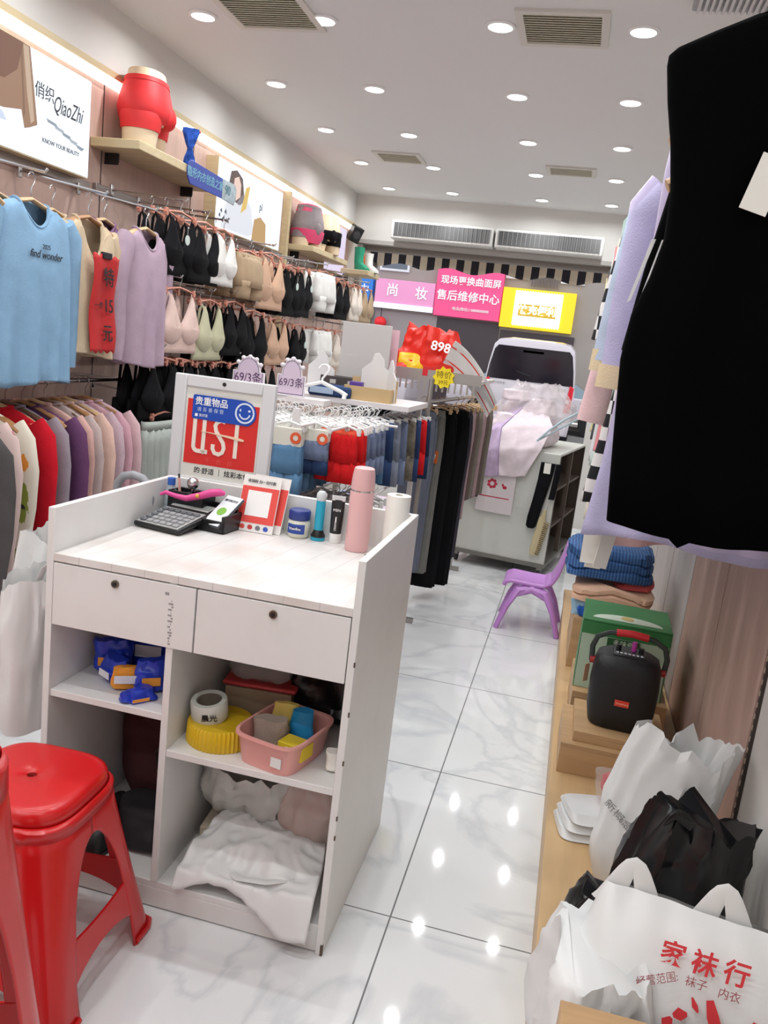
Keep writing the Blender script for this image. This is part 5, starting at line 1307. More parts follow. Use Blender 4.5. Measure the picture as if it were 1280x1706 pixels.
MB().tube([(.022 * math.cos(a), 0, .01 + .022 * math.sin(a)) for a in [PI - k * PI * 1.25 / 8 for k in range(9)]] + [(0, 0, -.03), (0, 0, -.05)], .005, 8).build('hook', white_pl, t)
for sx in (-.11, .11): MB().bb(sx - .008, sx + .008, -.008, .008, -.113, -.09).build('clip', white_pl, t)
t = T('open_wooden_box', 'open light brown box on the rack top holding white cards', 'box', (-.925, 3.74, 1.1855), .0)
card_b = mat('box_kraft', (200, 170, 124), .7)
MB().bb(-.11, .11, -.07, -.064, 0, .062).build('box_side', card_b, t); MB().bb(-.11, .11, .064, .07, 0, .10).build('box_side', card_b, t)
MB().bb(-.11, -.104, -.064, .064, 0, .062).build('box_side', card_b, t); MB().bb(.104, .11, -.064, .064, 0, .062).build('box_side', card_b, t); MB().bb(-.104, .104, -.064, .064, 0, .004).build('box_bottom', card_b, t)
t = T('purple_pack', 'small purple pack inside the open light brown box', 'pack', (-.99, 3.72, 1.19), .0); MB().bb(-.03, .03, -.02, .02, 0, .075).build('pack_body', mat('pack_purple', (92, 60, 150), .4), t, bevel=.003)
def arch_card(lab, x, y, z, w, h, rz, m):
    t = T('arched_card', lab, 'sign card', (x, y, z), rz, 'white arched cards on the rack top')
    MB().prism([(-w/2, 0), (w/2, 0), (w/2, h * .55), (w * .22, h * .70), (w * .18, h * .86), (0, h), (-w * .14, h * .98), (-w * .2, h * .8), (-w/2, h * .62)], 0, .006).build('card', m, t, bevel=.001)
    return t
cw = mat('card_white', (226, 224, 222), .5)
arch_card('white shaped card standing behind the dark tray', -1.21, 3.86, 1.1855, .13, .20, .1, cw)
arch_card('white shaped card leaning in the open light brown box', -.915, 3.78, 1.19, .15, .215, -.05, cw)
arch_card('white shaped card at the box end, turned sideways', -.845, 3.76, 1.19, .10, .19, -.8, cw)
t = T('white_board', 'upright milky white board on the rack behind the open box', 'board', (-1.045, 4.02, 1.1855), .0)
MB().bb(-.125, .125, -.004, .004, 0, .35).build('sheet', mat('board_milky', (206, 202, 200), .35, alpha=.9), t, bevel=.002)
t = T('pink_board', 'pale pink upright board behind the milky white one', 'board', (-1.08, 4.06, 1.1855), .0)
MB().bb(-.10, .19, -.003, .003, 0, .335).build('sheet', mat('board_pink', (222, 180, 190), .4), t)
for k in range(3):
    t = T('clear_bottle_pack', 'clear wrapped pack standing on the rack beside the milky board', 'pack', (-1.0 + .06 * k, 3.92, 1.1855), .0, 'clear packs on the rack top')
    bag_mesh(.055, .05, .14, .006, 16, k).build('film', mat('clear_pack', (222, 206, 200), .2, alpha=.5), t)

# ------------------------------------------------------------------ trousers rail
tr = T('trouser_rail', 'steel rail with a slatted top carrying trousers on wooden hangers', 'clothes rail', (-.70, 4.75, 0))
st = mat('steel_grey', (170, 166, 162), .35, .7)
MB().cyl((-.03, -.55, 1.185), (.08, .75, 1.185), .010).build('hanging_bar', st, tr)
for sy, sx in ((-.54, -.03), (.70, .04)):
    MB().cyl((sx, sy, 0), (sx, sy, 1.30), .012).build('post', st, tr); MB().bb(sx - .06, sx + .06, sy - .015, sy + .015, 0, .025).build('foot', st, tr)
MB().bb(-.26, .22, -.50, .15, 1.300, 1.318).build('top_shelf', mat('shelf_pale', (206, 200, 198), .4), tr, bevel=.002)
MB().bb(-.26, .22, -.512, -.50, 1.29, 1.345).build('shelf_rim', st, tr)
s_ = MB()
for k in range(14): s_.bb(-.235 + k * .032, -.225 + k * .032, -.515, -.512, 1.24, 1.30)
s_.build('comb', st, tr)
def make_pant(name, m, lab, w=.085, L=.95):
    t = T(name, lab, 'trousers')
    for k, s_ in enumerate((-1, 1)):
        MB().loft([sring(-d, w * a, .018, 40, cx=.004 * s_, cy=.016 * s_, p=2.6, amp=.003, k=5, ph=d * 4 + k) for d, a in ((.03, .86), (.12, .95), (.25, .98), (.45, .90), (.7, .86), (L - .02, .84), (L, .84))], False, False).build('trouser_leg', m, t, solid=.002)
    MB().loft([sring(0, w * .84, .032, 36, p=3), sring(-.04, w * .86, .034, 36, p=3)], False, False).build('waistband', m, t, solid=.003)
    return freeze(t)
gb = cloth('slate_blue', (112, 118, 134)); kh = cloth('khaki_grey', (126, 126, 122)); bk = cloth('trouser_black', (20, 20, 23)); pg_ = cloth('rosy_grey', (172, 146, 150)); bn = cloth('brown_grey', (108, 94, 88)); ol = cloth('olive_grey', (128, 122, 112)); dg = cloth('dark_grey', (70, 68, 76))
PT = make_pant('trousers', gb, 'slate blue trousers')
TH = make_bar_hanger('trouser_hanger', hang_wood, .085, 'wooden clip hanger')
def pants(x, y, m, lab, L=1.0, w=1.0, rz=0.0):
    xb = -.73 + (y - 4.20) * .10
    hang(TH, (x, y, 1.195), rz, 'wooden clip hanger of the ' + lab.split(' with ')[0].split(',')[0].split(' hanging')[0].split(' at the')[0], 'wooden clip hangers on the trouser rail')
    hang(PT, (x, y, 1.125), rz, lab, None, {'trouser_leg': m, 'waistband': m}, (w, 1, L))
pants(-.79, 4.40, gb, 'slate blue trousers foremost on the trouser rail', .94, 1.05)
pants(-.735, 4.55, kh, 'khaki grey trousers with an orange tag beside the slate blue pair', .98, .62)
pants(-.72, 4.68, bk, 'black trousers hanging to the floor next to the khaki pair', 1.10, 1.0)
pants(-.67, 4.78, bk, 'wide black trousers in the middle of the trouser rail', 1.10, 1.15)
pants(-.655, 4.90, dg, 'dark grey trousers behind the wide black pair', .95, 1.0)
pants(-.64, 5.02, pg_, 'rosy grey trousers past the black pairs', .72, .8)
for k, (m, nm) in enumerate(((bn, 'brown grey'), (ol, 'olive grey'), (pg_, 'dusty pink'), (bn, 'taupe'), (ol, 'pale olive'))):
    pants(-.622 + .013 * k, 5.10 + .075 * k, m, '%s trousers near the far end of the trouser rail' % nm, .60, .75)
t = T('orange_tag', 'orange cardboard tag hanging from the khaki grey trousers', 'tag', (-.715, 4.50, .87), 0)
MB().bb(-.022, .022, -.002, 0, -.035, .035).build('card', mat('tag_orange_bright', (226, 110, 44), .5), t); MB().prism([(-.010, -.012), (.002, -.02), (.012, .012), (.002, .02)], -.003, -.002).build('white_mark', white_ink, t)
MB().cyl((0, -.001, .035), (-.004, .02, .17), .001, 5).build('tag_string', white_pl, t)
t = T('paper_tag', 'pale pink swing tag on the dark trousers', 'tag', (-.628, 4.86, .72), 0)
MB().bb(-.017, .017, -.001, 0, -.06, .06).build('card', mat('tag_blush', (222, 196, 196), .6), t); MB().cyl((0, 0, .06), (0, .012, .16), .0008, 5).build('tag_string', white_pl, t)
t = T('price_burst', 'yellow star-shaped price card on the trouser rail', 'price card', (-.672, 4.22, 1.315), .1)
MB().prism([((.058 if k % 2 else .045) * math.cos(PI * k / 9), (.058 if k % 2 else .045) * math.sin(PI * k / 9)) for k in range(18)], -.002, 0).build('card', mat('burst_yellow', (240, 216, 30), .5), t)
text('特价', mat('burst_ink', (120, 90, 10), .6), t, (0, -.0026, .012), size=.04); text('39元', mat('burst_ink', (120, 90, 10), .6), t, (0, -.0026, -.025), size=.026)
t = T('red_tag', 'small red card beside the yellow price star', 'price card', (-.76, 4.24, 1.335), .1)
MB().bb(-.028, .028, -.002, 0, -.022, .022).build('card', mat('tag_red', (206, 30, 44), .5), t)
# plastic bags on the rail top
t = T('red_shopping_bag', 'red and yellow plastic bag with 898 lettering on the trouser rail top', 'bag', (-.80, 4.50, 1.319), .1)
b = poly_bag(.36, .24, .22, 44, .045, .05, .6, open_top=0, p=2.4); b.build('bag_body', mat('bag_red', (226, 44, 30), .25), t, angle=60)
b = bag_mesh(.15, .10, .10, .022, 11, 46); b.build('yellow_print', mat('bag_yellow', (244, 196, 36), .25), t, sub=1, loc=(-.10, -.085, .0))
b = bag_mesh(.10, .08, .06, .018, 14, 47); b.build('red_knot', mat('bag_red', (226, 44, 30), .25), t, sub=1, loc=(-.12, -.11, -.0))
text('898', white_ink, t, (.055, -.135, .145), size=.07, rot=(R90 - .25, .12, .1), bold=.02)
t = T('striped_plastic_bag', 'white plastic bag with red stripes sliding off the trouser rail', 'bag', (-.60, 4.45, 1.319), .15)
def slide(u, v):
    c = Vector((-.10 + .27 * v, -.06 + .05 * v, .12 - .10 * v - .17 * v * v))
    q = (u - .5) * (.16 - .05 * v)
    n_ = .014 * ridge(Vector((u * 3, v * 3, 3)))
    return c + Vector((q * .35, -q * .55 - n_, q * .85))
MB().grid(slide, 20, 24).build('film_sheet', film_w, t, solid=.002, sub=1)
for q in (.2, .72): MB().grid(lambda u, v: slide(q + .05 * u, v) + Vector((0, -.0035, .002)), 3, 24).build('red_stripe', mat('bag_red', (226, 44, 30), .25), t)

# ------------------------------------------------------------------ white cabinet on casters with clothes on it
cbm = mat('cabinet_white', (214, 215, 208), .45, var=.03); cb_d = mat('cabinet_dark', (92, 78, 68), .6)
cw_ = T('rolling_cabinet', 'white panelled cabinet on casters before the street, heaped with clothes', 'cabinet', (-.375, 5.66, 0), -.16)
w2 = .335
MB().bb(-w2, w2, 0, .016, .10, .86).build('front_panel', cbm, cw_, bevel=.002)
MB().bb(-w2, w2, .016, 1.05, .845, .862).build('top_board', cbm, cw_, bevel=.002)
MB().bb(-w2 - .004, w2 + .004, -.012, 1.06, .075, .10).build('base_frame', mat('base_grey', (120, 118, 112), .5), cw_)
MB().bb(-w2, -w2 + .016, .016, 1.05, .10, .845).build('side_panel', cbm, cw_)
for y in (.02, .5, 1.03): MB().bb(w2 - .03, w2, y, y + .03, .10, .845).build('side_post', cb_d, cw_)
for z in (.34, .60): MB().bb(-w2 + .02, w2 - .01, .02, 1.04, z, z + .016).build('inner_shelf', cb_d, cw_)
MB().bb(-w2 + .016, w2, 1.03, 1.05, .1, .845).build('back_panel', cb_d, cw_)
for sx in (-.30, .30):
    for sy in (.05, .98):
        cs = MB().bb(sx - .016, sx + .016, sy - .02, sy + .02, .045, .075).build('caster', mat('caster_grey', (150, 148, 144), .4, .4), cw_)
        MB().cyl((sx - .010, sy, .028), (sx + .010, sy, .028), .028, 16).build('caster_wheel', mat('wheel_dark', (60, 60, 60), .5), cs)
def drape(lab, name, cat, m, x0, x1, back, drop, z=.87, seed=0, lean=0.0, puff=.05):
    t = T(name, lab, cat, (-.375, 5.66, 0), -.16, 'clothes heaped on the white cabinet')
    def fn(u, v):
        L_ = back + drop; s_ = v * L_
        x = x0 + (x1 - x0) * u + lean * v
        n_ = noise.noise(Vector((u * 4 + seed, v * 5, seed))) * .035
        if s_ < back:
            y = back - s_ - .03; zz = z + puff * math.sin(PI * min(1, s_ / back) * .9 + .2) + n_ + .02
        else:
            q = s_ - back; y = -.035 - .02 * min(1, q * 8) + n_ * .5; zz = z + .03 + n_ * .4 - q
        return (x, y - .012 * math.sin(u * 11 + seed), zz)
    MB().grid(fn, 26, 34).build('fabric', m, t, solid=.006, sub=1, angle=180)
    return t
t = T('two_tone_shirt', 'mauve and pinkish white shirt thrown over the front of the white cabinet', 'shirt', (0, 0, 0))
NET = [[(-.395, 6.1, 1.136), (-.317, 6.1, 1.168), (-.225, 6.1, 1.153)], [(-.541, 5.95, 1.008), (-.374, 5.93, 1.078), (-.176, 5.92, 1.101)], [(-.62, 5.72, .903), (-.468, 5.74, .964), (-.125, 5.74, 1.027)],
       [(-.637, 5.665, .772), (-.459, 5.64, .825), (-.173, 5.59, .879)], [(-.629, 5.672, .626), (-.436, 5.64, .638), (-.259, 5.605, .678)]]
def net(c0):
    def fn(u, v):
        r = v * 4; i = min(int(r), 3); f = r - i
        f2 = f
        a = Vector(NET[i][c0]).lerp(Vector(NET[i][c0 + 1]), u); b = Vector(NET[i + 1][c0]).lerp(Vector(NET[i + 1][c0 + 1]), u)
        p = a.lerp(b, f2)
        k = c0 + u
        n_ = .014 * ridge(Vector((k * 2.2, v * 3.2, 4))) + .012 * noise.noise(Vector((k * 5, v * 9, 7))) + .02 * math.sin(PI * k / 2)
        return p + Vector((0, -.75, .65)) * n_
    return fn
MB().grid(net(0), 16, 40).build('mauve_side', cloth('heap_lilac', (200, 178, 208), var=.14, vscale=16), t, solid=.004, sub=1, angle=180)
MB().grid(net(1), 20, 40).build('white_side', cloth('heap_white', (230, 216, 222)), t, solid=.004, sub=1, angle=180)
MB().tube([net(0)(1, k / 30) + Vector((0, -.004, .004)) for k in range(31)], .003, 6).build('seam_piping', cloth('heap_seam', (170, 150, 184)), t)
t = T('folded_clothes', 'pale heap of folded clothes under the two-tone shirt on the cabinet', 'folded clothes', (-.34, 6.06, .863), -.16)
poly_bag(.50, .62, .20, 91, .03, .02, .72, open_top=0, p=3).build('fabric', cloth('heap_white', (230, 216, 222)), t, angle=70)
t = T('folded_clothes', 'upper bundle of pale clothes wrapped in film on the cabinet heap', 'folded clothes', (-.32, 6.22, 1.05), -.16)
poly_bag(.40, .36, .12, 93, .025, .02, .75, open_top=0, p=3).build('fabric', cloth('heap_white', (230, 216, 222)), t, angle=70)
drape('small black garment hanging under the mauve shirt', 'heaped_garment', 'garment', bk, -.33, -.18, .1, .40, z=.86, seed=12, puff=.0)
bag_t = T('clear_garment_bag', 'clear plastic garment bag crumpled over the heap of shirts', 'bag', (-.28, 6.12, 1.03), -.2)
b = poly_bag(.56, .46, .24, 77, .06, .06, .45, open_top=0); b.build('film', mat('film_pearly', (232, 224, 226), .12, alpha=.38), bag_t, angle=60)
t = T('white_pillow_pack', 'white folded garment inside the clear bag on the heap', 'folded clothes', (-.42, 6.02, 1.16), .2)
bag_mesh(.20, .14, .08, .012, 10, 5).build('fabric', cloth('heap_white', (230, 216, 222)), t, sub=1)
t = T('plastic_hanger', 'pale blue plastic hanger sticking out of the heap', 'hanger', (-.10, 5.60, 1.04), .3, rot=(.3, -.5, .2))
MB().tube([(-.15, 0, -.04), (-.05, 0, 0), (.06, 0, .03), (.16, 0, .04)], .008, 8).tube([(-.15, 0, -.04), (.16, 0, .0)], .006, 8).build('hanger_frame', mat('hanger_paleblue', (176, 196, 204), .4), t)
MB().tube([(.16, 0, .02), (.2, 0, .05), (.215, 0, .08), (.19, 0, .10)], .004, 6).build('hook', chrome, t)
t = T('black_stocking', 'black stocking hanging from the cabinet front', 'stocking', (-.115, 5.585, .80), -.16)
MB().loft([sring(-d, r, .012, 24, p=2.6, cx=c, amp=.003, k=3) for d, r, c in ((0, .05, 0), (.12, .045, -.01), (.26, .04, -.03), (.38, .038, -.05), (.44, .034, -.055), (.455, .02, -.055))], True, True).build('leg_fabric', bk, t)
MB().bb(-.022, .022, -.018, -.014, -.07, .0).build('white_label', mat('paper_white', (238, 236, 228), .7), t)
t = T('black_sock', 'short black sock hanging beside the stocking', 'sock', (-.045, 5.575, .80), -.16)
MB().loft([sring(-d, .02, .01, 16, cx=c) for d, c in ((0, 0), (.1, -.005), (.22, -.015), (.24, -.018))]).build('leg_fabric', bk, t)
t = T('paper_shopping_bag', 'white bag with red flower print hanging on the cabinet front', 'bag', (-.44, 5.655, .40), -.16)
MB().bb(-.13, .13, -.012, -.004, .0, .30).build('front_sheet', mat('bag_pearl', (226, 216, 218), .35), t, bevel=.003)
MB().tube([(-.05, -.008, .29), (-.045, -.008, .36), (.045, -.008, .36), (.05, -.008, .29)], .006, 6).build('handle_loop', mat('bag_pearl', (226, 216, 218), .35), t)
f_ = MB()
for k in range(7): f_.ball((-.03 + .025 * math.cos(k * .9), -.0125, .20 + .025 * math.sin(k * .9)), (.012, .001, .011), 8, 5)
f_.ball((.06, -.0125, .185), (.016, .001, .012), 8, 5); f_.ball((.045, -.0125, .20), (.008, .001, .01), 8, 5)
f_.build('flower_print', mat('print_crimson', (190, 40, 70), .5), t)
MB().bb(-.11, .10, -.0127, -.012, .105, .112).build('print_line', mat('print_crimson', (190, 40, 70), .5), t)
bu = T('hand_brush', 'beige bristled hand brush hanging on the cabinet corner', 'brush', (-.085, 5.585, .50), -.16, rot=(0, .18, -.16))
MB().loft([sring(z, rx, .016, 24, cx=c) for z, rx, c in ((-.02, .010, .0), (-.06, .014, .0), (-.08, .024, .0), (-.30, .026, .01), (-.34, .018, .012))]).build('brush_back', mat('brush_wood', (206, 190, 150), .5), bu)
s_ = MB()
for k in range(18): s_.bb(.018, .055, -.012, .012, -.33 + k * .0135, -.324 + k * .0135)
s_.build('bristle_rows', mat('bristle', (176, 160, 124), .8), bu)
MB().tube([(0, 0, -.02), (0, .01, .02), (.0, .014, .08)], .002, 5).build('loop', white_pl, bu)

# ------------------------------------------------------------------ forms on the wall shelves
skin = mat('form_cream', (226, 204, 172), .35)
def hip_form(name, lab, loc, rz, m, s=1.0, shorts=(.06, .30), flip=False, m2=None):
    t = T(name, lab, 'mannequin form', loc, rz)
    def pelvis(g, z0, z1):
        prof = [(.10, .128, .088), (.13, .146, .108), (.17, .150, .116), (.22, .138, .107), (.28, .122, .090), (.33, .112, .080)]
        zs = [z0] + [p_[0] for p_ in prof if z0 + .01 < p_[0] < z1 - .01] + [z1]
        out = []
        for z in zs:
            i = max([k for k in range(len(prof)) if prof[k][0] <= z + 1e-6] + [0]); i = min(i, len(prof) - 2)
            f = (z - prof[i][0]) / (prof[i + 1][0] - prof[i][0])
            rx = prof[i][1] + f * (prof[i + 1][1] - prof[i][1]); ry = prof[i][2] + f * (prof[i + 1][2] - prof[i][2])
            out.append(sring(z, rx + g, ry + g, 40, p=2.15))
        return out
    MB().loft(pelvis(0, .105, .33)).build('body', skin, t)
    for s_ in (-1, 1):
        MB().loft([sring(z, r, r * 1.15, 28, cx=s_ * (.070 + .012 * (.16 - z) / .1), p=2.1) for z, r in ((0, .064), (.06, .069), (.12, .075), (.17, .072))]).build('thigh', skin, t)
        if shorts[0] < .12:
            MB().loft([sring(z, r + .006, r * 1.15 + .007, 28, cx=s_ * (.070 + .012 * (.16 - z) / .1), p=2.1) for z, r in ((shorts[0] - .015, .069), (.11, .0745), (.14, .076), (.18, .07))]).build('shorts_leg', m, t)
    MB().loft(pelvis(.007, max(shorts[0], .112), shorts[1])).build('shorts', m, t)
    MB().loft(pelvis(.009, shorts[1] - .018, shorts[1] + .001), False, False).build('waistband', m, t)
    MB().ball((0, -.098, .150), (.042, .045, .055), 18, 12).build('front_pouch', m, t)
    t.scale = (s, s, s)
    return t
hip_form('hip_form', 'cream male hip form wearing bright red boxer shorts on the wall shelf', (-2.12, 3.70, 2.19), 1.85, mat('shorts_red', (218, 40, 44), .6), 1.0, (.085, .295))
bw = T('tie_cloth', 'blue patterned cloth knotted over the shelf edge beside the red hip form', 'cloth', (-2.03, 3.98, 2.20), .6)
MB().loft([sring(z, rx, .02, 24, amp=.003, k=4) for z, rx in ((.0, .03), (.03, .026), (.06, .015), (.075, .013), (.10, .025), (.15, .042), (.165, .04))]).build('fabric', cloth('blue_pattern', (46, 84, 170), var=.6, vscale=40), bw)
MB().ball((.02, -.0, .155), (.03, .012, .010), 10, 6).build('red_edge', mat('edge_red', (206, 60, 66), .6), bw)
sg = T('shelf_sign', 'blue rounded shelf-edge sign with pale lettering and silver end', 'sign', (-2.008, 4.15, 2.155), R90)
MB().prism([(.17, -.05), (.17, .05), (-.20, .062), (-.225, .05), (-.235, .02), (-.23, -.02), (-.20, -.05)], -.006, .0).build('blue_board', mat('sign_blue', (38, 62, 160), .4), sg, bevel=.002)
MB().prism([(.17, -.05), (.33, -.058), (.35, -.03), (.35, .03), (.33, .05), (.17, .05)], -.008, -.001).build('silver_end', mat('sign_silver', (168, 182, 190), .35, .3, var=.25, vscale=40), sg, bevel=.002)
text('隐形内衣创造之家', mat('sign_teal', (120, 176, 196), .5), sg, (-.03, -.0068, .004), size=.052, bold=.01)
text('90', mat('sign_teal_dark', (60, 120, 130), .5), sg, (.235, -.009, .0), size=.07)
pf = hip_form('padded_brief_form', 'hip form in pink and grey padded briefs under clear film', (-2.13, 6.12, 2.085), 1.2, cloth('grey_mesh', (150, 140, 142)), .86, (.08, .33))
MB().loft([sring(z, rx, ry, 36) for z, rx, ry in ((.03, .115, .09), (.08, .150, .118), (.135, .158, .122))]).build('pink_pad', mat('pad_pink', (226, 76, 120), .5), pf)
MB().loft([sring(z, rx, ry, 36) for z, rx, ry in ((.28, .128, .094), (.335, .116, .084), (.35, .07, .05))]).build('pink_waist', mat('pad_pink', (226, 76, 120), .5), pf)
hip_form('padded_brief_form', 'cream hip form in small black briefs on the same shelf as the pink one', (-2.10, 6.47, 2.085), 1.0, black_c, .86, (.085, .19))
def boot(lab, m, loc, rz, h=.16, s=1.0):
    t = T('ankle_boot', lab, 'boot', loc, rz, 'boots on the wall shelf near the entrance')
    MB().loft([sring(z, rx, ry, 28, cy=c, p=2.3) for z, rx, ry, c in ((0, .035, .09, -.03), (.02, .036, .088, -.03), (.045, .034, .07, -.01), (.07, .036, .045, .015), (.12, .038, .042, .02), (h, .042, .046, .02))]).build('boot_upper', m, t)
    MB().loft([sring(z, .038, .094, 28, cy=-.03, p=2.3) for z in (0, .012)]).build('sole', m, t)
    return t
boot('green ankle boot standing on the shelf near the entrance', mat('boot_green', (24, 140, 104), .4), (-2.04, 7.33, 2.05), 1.0, .20)
boot('white and orange boot beside the green one', mat('boot_white', (226, 222, 218), .4), (-1.99, 7.47, 2.05), 1.0, .17)
t = T('orange_sock', 'orange garment between the two boots', 'garment', (-2.06, 7.46, 2.05), .5); bag_mesh(.08, .06, .15, .01, 12, 3).build('fabric', mat('orange_cloth', (222, 92, 50), .6), t)
t = T('black_speaker_box', 'small black wall speaker high in the corner by the entrance', 'speaker', (-2.16, 7.50, 2.38), .7, rot=(.3, .3, .7)); MB().bb(-.05, .05, -.05, .05, -.07, .07).build('speaker_body', black_pl, t, bevel=.008); MB().cyl((0, -.052, 0), (0, -.05, 0), .035, 20).build('speaker_cone', mat('cone_grey', (50, 50, 52), .6), t)
for k, (x, y, z, m, nm) in enumerate(((-2.0, 7.2, 1.9, taupe_c, 'taupe'), (-1.98, 7.38, 1.88, nude_c, 'nude'))):
    pass

# ------------------------------------------------------------------ the street outside
asph = mat('asphalt', (120, 118, 116), .85, var=.12, vscale=6)
pave = mat('paving', (150, 146, 140), .8, var=.08, vscale=5)
struct(MB().bb(-14, 12, 7.75, 10.5, -.14, -.02).build('pavement', pave)); struct(MB().bb(-14, 12, 10.5, 21.1, -.2, -.12).build('street', asph)); struct(MB().bb(-14, 12, 21.1, 22.2, -.16, -.03).build('pavement_far', pave))
aw = T('striped_awning', 'beige and black striped awning with a scalloped edge over the entrance', 'awning', (-1.0, 8.55, 2.27))
def awn_nodes(nt, b):
    N = nt.nodes.new; L = nt.links.new
    tc = N('ShaderNodeTexCoord'); sp = N('ShaderNodeSeparateXYZ'); L(tc.outputs['Object'], sp.inputs[0])
    d = N('ShaderNodeMath'); d.operation = 'DIVIDE'; d.inputs[1].default_value = .15; L(sp.outputs[0], d.inputs[0])
    f = N('ShaderNodeMath'); f.operation = 'FRACT'; L(d.outputs[0], f.inputs[0]); c = N('ShaderNodeMath'); c.operation = 'LESS_THAN'; c.inputs[1].default_value = .48; L(f.outputs[0], c.inputs[0])
    mix = N('ShaderNodeMix'); mix.data_type = 'RGBA'; L(c.outputs[0], mix.inputs['Factor']); mix.inputs['A'].default_value = rgb((36, 32, 40)); mix.inputs['B'].default_value = rgb((206, 190, 168))
    L(mix.outputs['Result'], b.inputs['Base Color']); b.inputs['Roughness'].default_value = .8
awm = ramp_mat('awning_stripes', awn_nodes)
MB().grid(lambda u, v: ((u - .5) * 3.4, 0, (.115) * v - (1 - v) * (.03 + .022 * math.cos(u * 2 * PI * 6.8))), 120, 4).build('scalloped_edge', awm, aw, solid=.006)
MB().grid(lambda u, v: ((u - .5) * 3.4, -.75 * v, .115 + .42 * v), 4, 4).build('awning_cloth', awm, aw, solid=.006)
for sx in (-1.6, 1.6): MB().cyl((sx, 0, .1), (sx, -.76, .0), .012).build('awning_arm', st, aw)
cn = T('cast_iron_awning_frame', 'dark corrugated canopy edge at the left of the awning', 'canopy', (-2.55, 8.3, 2.20))
MB().bb(-.6, .35, -.2, .3, 0, .04).build('canopy_board', mat('canopy_dark', (86, 76, 72), .7), cn)

fb = T('street_building', 'row of old shops across the street with pale upper storey windows', 'building', (-3.0, 22.2, 0))
MB().bb(-7, 9, 0, 4, 0, 9).build('facade', mat('facade_grey', (150, 142, 136), .85, var=.06, vscale=1), fb)
dk_shop = mat('shop_dark', (58, 46, 50), .5); shutter = mat('shutter_grey', (146, 136, 136), .6)
MB().bb(-2.6, -.9, -.06, 0, 0, 2.3).build('shutter', shutter, fb)
MB().bb(-.9, .75, -.05, 0, 0, 2.3).build('shop_opening', dk_shop, fb); MB().bb(.8, 2.7, -.05, 0, 0, 2.15).build('shop_opening', dk_shop, fb); MB().bb(-6, -2.7, -.05, 0, 0, 2.3).build('shop_opening', dk_shop, fb)
wn_m = mat('window_teal', (120, 150, 156), .2); wf = mat('window_white', (214, 216, 220), .5); bar_m = mat('bars_dark', (96, 84, 84), .6)
for k, (x, w, z) in enumerate(((-2.2, .8, 3.35), (-.1, .75, 3.9), (1.05, .6, 3.45), (2.45, .6, 3.45), (4.2, .9, 3.5))):
    f = MB().bb(x - w/2, x + w/2, -.06, 0, z, z + .9).build('window', wf, fb); MB().bb(x - w/2 + .06, x + w/2 - .06, -.07, -.06, z + .06, z + .84).build('pane', wn_m if k != 0 else mat('pane_dark', (88, 96, 108), .2), f)
b = MB()
for k in range(9): b.bb(1.42 + k * .08, 1.45 + k * .08, -.10, -.07, 3.3, 4.3)
b.build('window_bars', bar_m, fb)
def sign_board(lab, x0, x1, z0, z1, m, proud=.22):
    t = T('shop_sign', lab, 'shop sign', ((x0 + x1) / 2, 22.2 - proud, (z0 + z1) / 2), 0, 'shop signs across the street')
    w, h = (x1 - x0) / 2, (z1 - z0) / 2
    MB().bb(-w, w, 0, proud - .002, -h, h).build('sign_board', m, t, bevel=.01)
    return t
pkm = mat('sign_hot_pink', (226, 74, 128), .5, emit=.25); 
s1 = sign_board('hot pink shop sign with white characters about screen repair', -4.0, -2.27, 2.33, 3.75, pkm)
text('现场更换曲面屏', white_ink, s1, (.03, -.012, .20), size=.225, bold=.014, ext=.01); text('售后维修中心', white_ink, s1, (0, -.012, -.19), size=.275, bold=.014, ext=.01); text('电话(微信)13888888888', white_ink, s1, (.1, -.012, -.50), size=.095, ext=.008)
MB().bb(-.3, .3, -.02, 0, .48, .70).build('white_badge', wf, s1, bevel=.03); text('OPPO', pkm, s1, (0, -.024, .60), size=.14)
s2 = sign_board('pale pink shop sign with two spaced white characters', -5.62, -4.02, 2.5, 3.12, mat('sign_pale_pink', (220, 144, 186), .5, emit=.18))
text('尚', white_ink, s2, (-.33, -.012, .02), size=.34, bold=.012, ext=.01); text('妆', white_ink, s2, (.45, -.012, -.0), size=.34, bold=.012, ext=.01)
MB().bb(-.8, .8, -.03, .02, -.44, -.30).build('light_edge', mat('edge_glow', (240, 236, 244), .5, emit=.5), s2)
s3 = sign_board('yellow shop sign with a glowing zigzag panel', -2.25, -.40, 2.22, 3.22, mat('sign_yellow', (246, 206, 20), .5, emit=.30))
zz = [(-.60 + 1.2 * k / 36, .42 + (.035 if k % 2 else 0)) for k in range(37)] + [(.60, -.36 + .7 * (1 - k / 10)) for k in range(0, 11)] + [(.60 - 1.2 * k / 36, -.40 - (.035 if k % 2 else 0)) for k in range(37)]
wg = mat('sign_glow', (255, 252, 236), .5, emit=2.2)
MB().prism(zz, -.03, -.004).build('glow_panel', wg, s3)
MB().bb(-.48, .48, -.034, -.03, -.18, .12).build('yellow_inset', mat('sign_mustard', (196, 160, 30), .5, emit=.25), s3)
text('快充便利', wg, s3, (0, -.038, -.03), size=.24, bold=.03, ext=.004)
s4 = sign_board('blue shop sign at the left edge of the entrance view', -6.4, -5.7, 2.05, 3.1, mat('sign_azure', (30, 110, 196), .5, emit=.25))
text('心', white_ink, s4, (.12, -.012, -.25), size=.3, ext=.01); text('中', white_ink, s4, (.12, -.012, .2), size=.3, ext=.01)
t = T('red_lantern', 'red paper lantern hanging below the pale pink sign', 'lantern', (-5.4, 22.03, 2.0)); MB().ball((0, 0, 0), (.16, .16, .14)).build('lantern_body', mat('lantern_red', (216, 30, 40), .6, emit=.2), t); MB().cyl((0, 0, .12), (0, 0, .56), .01).build('cord', ink, t)

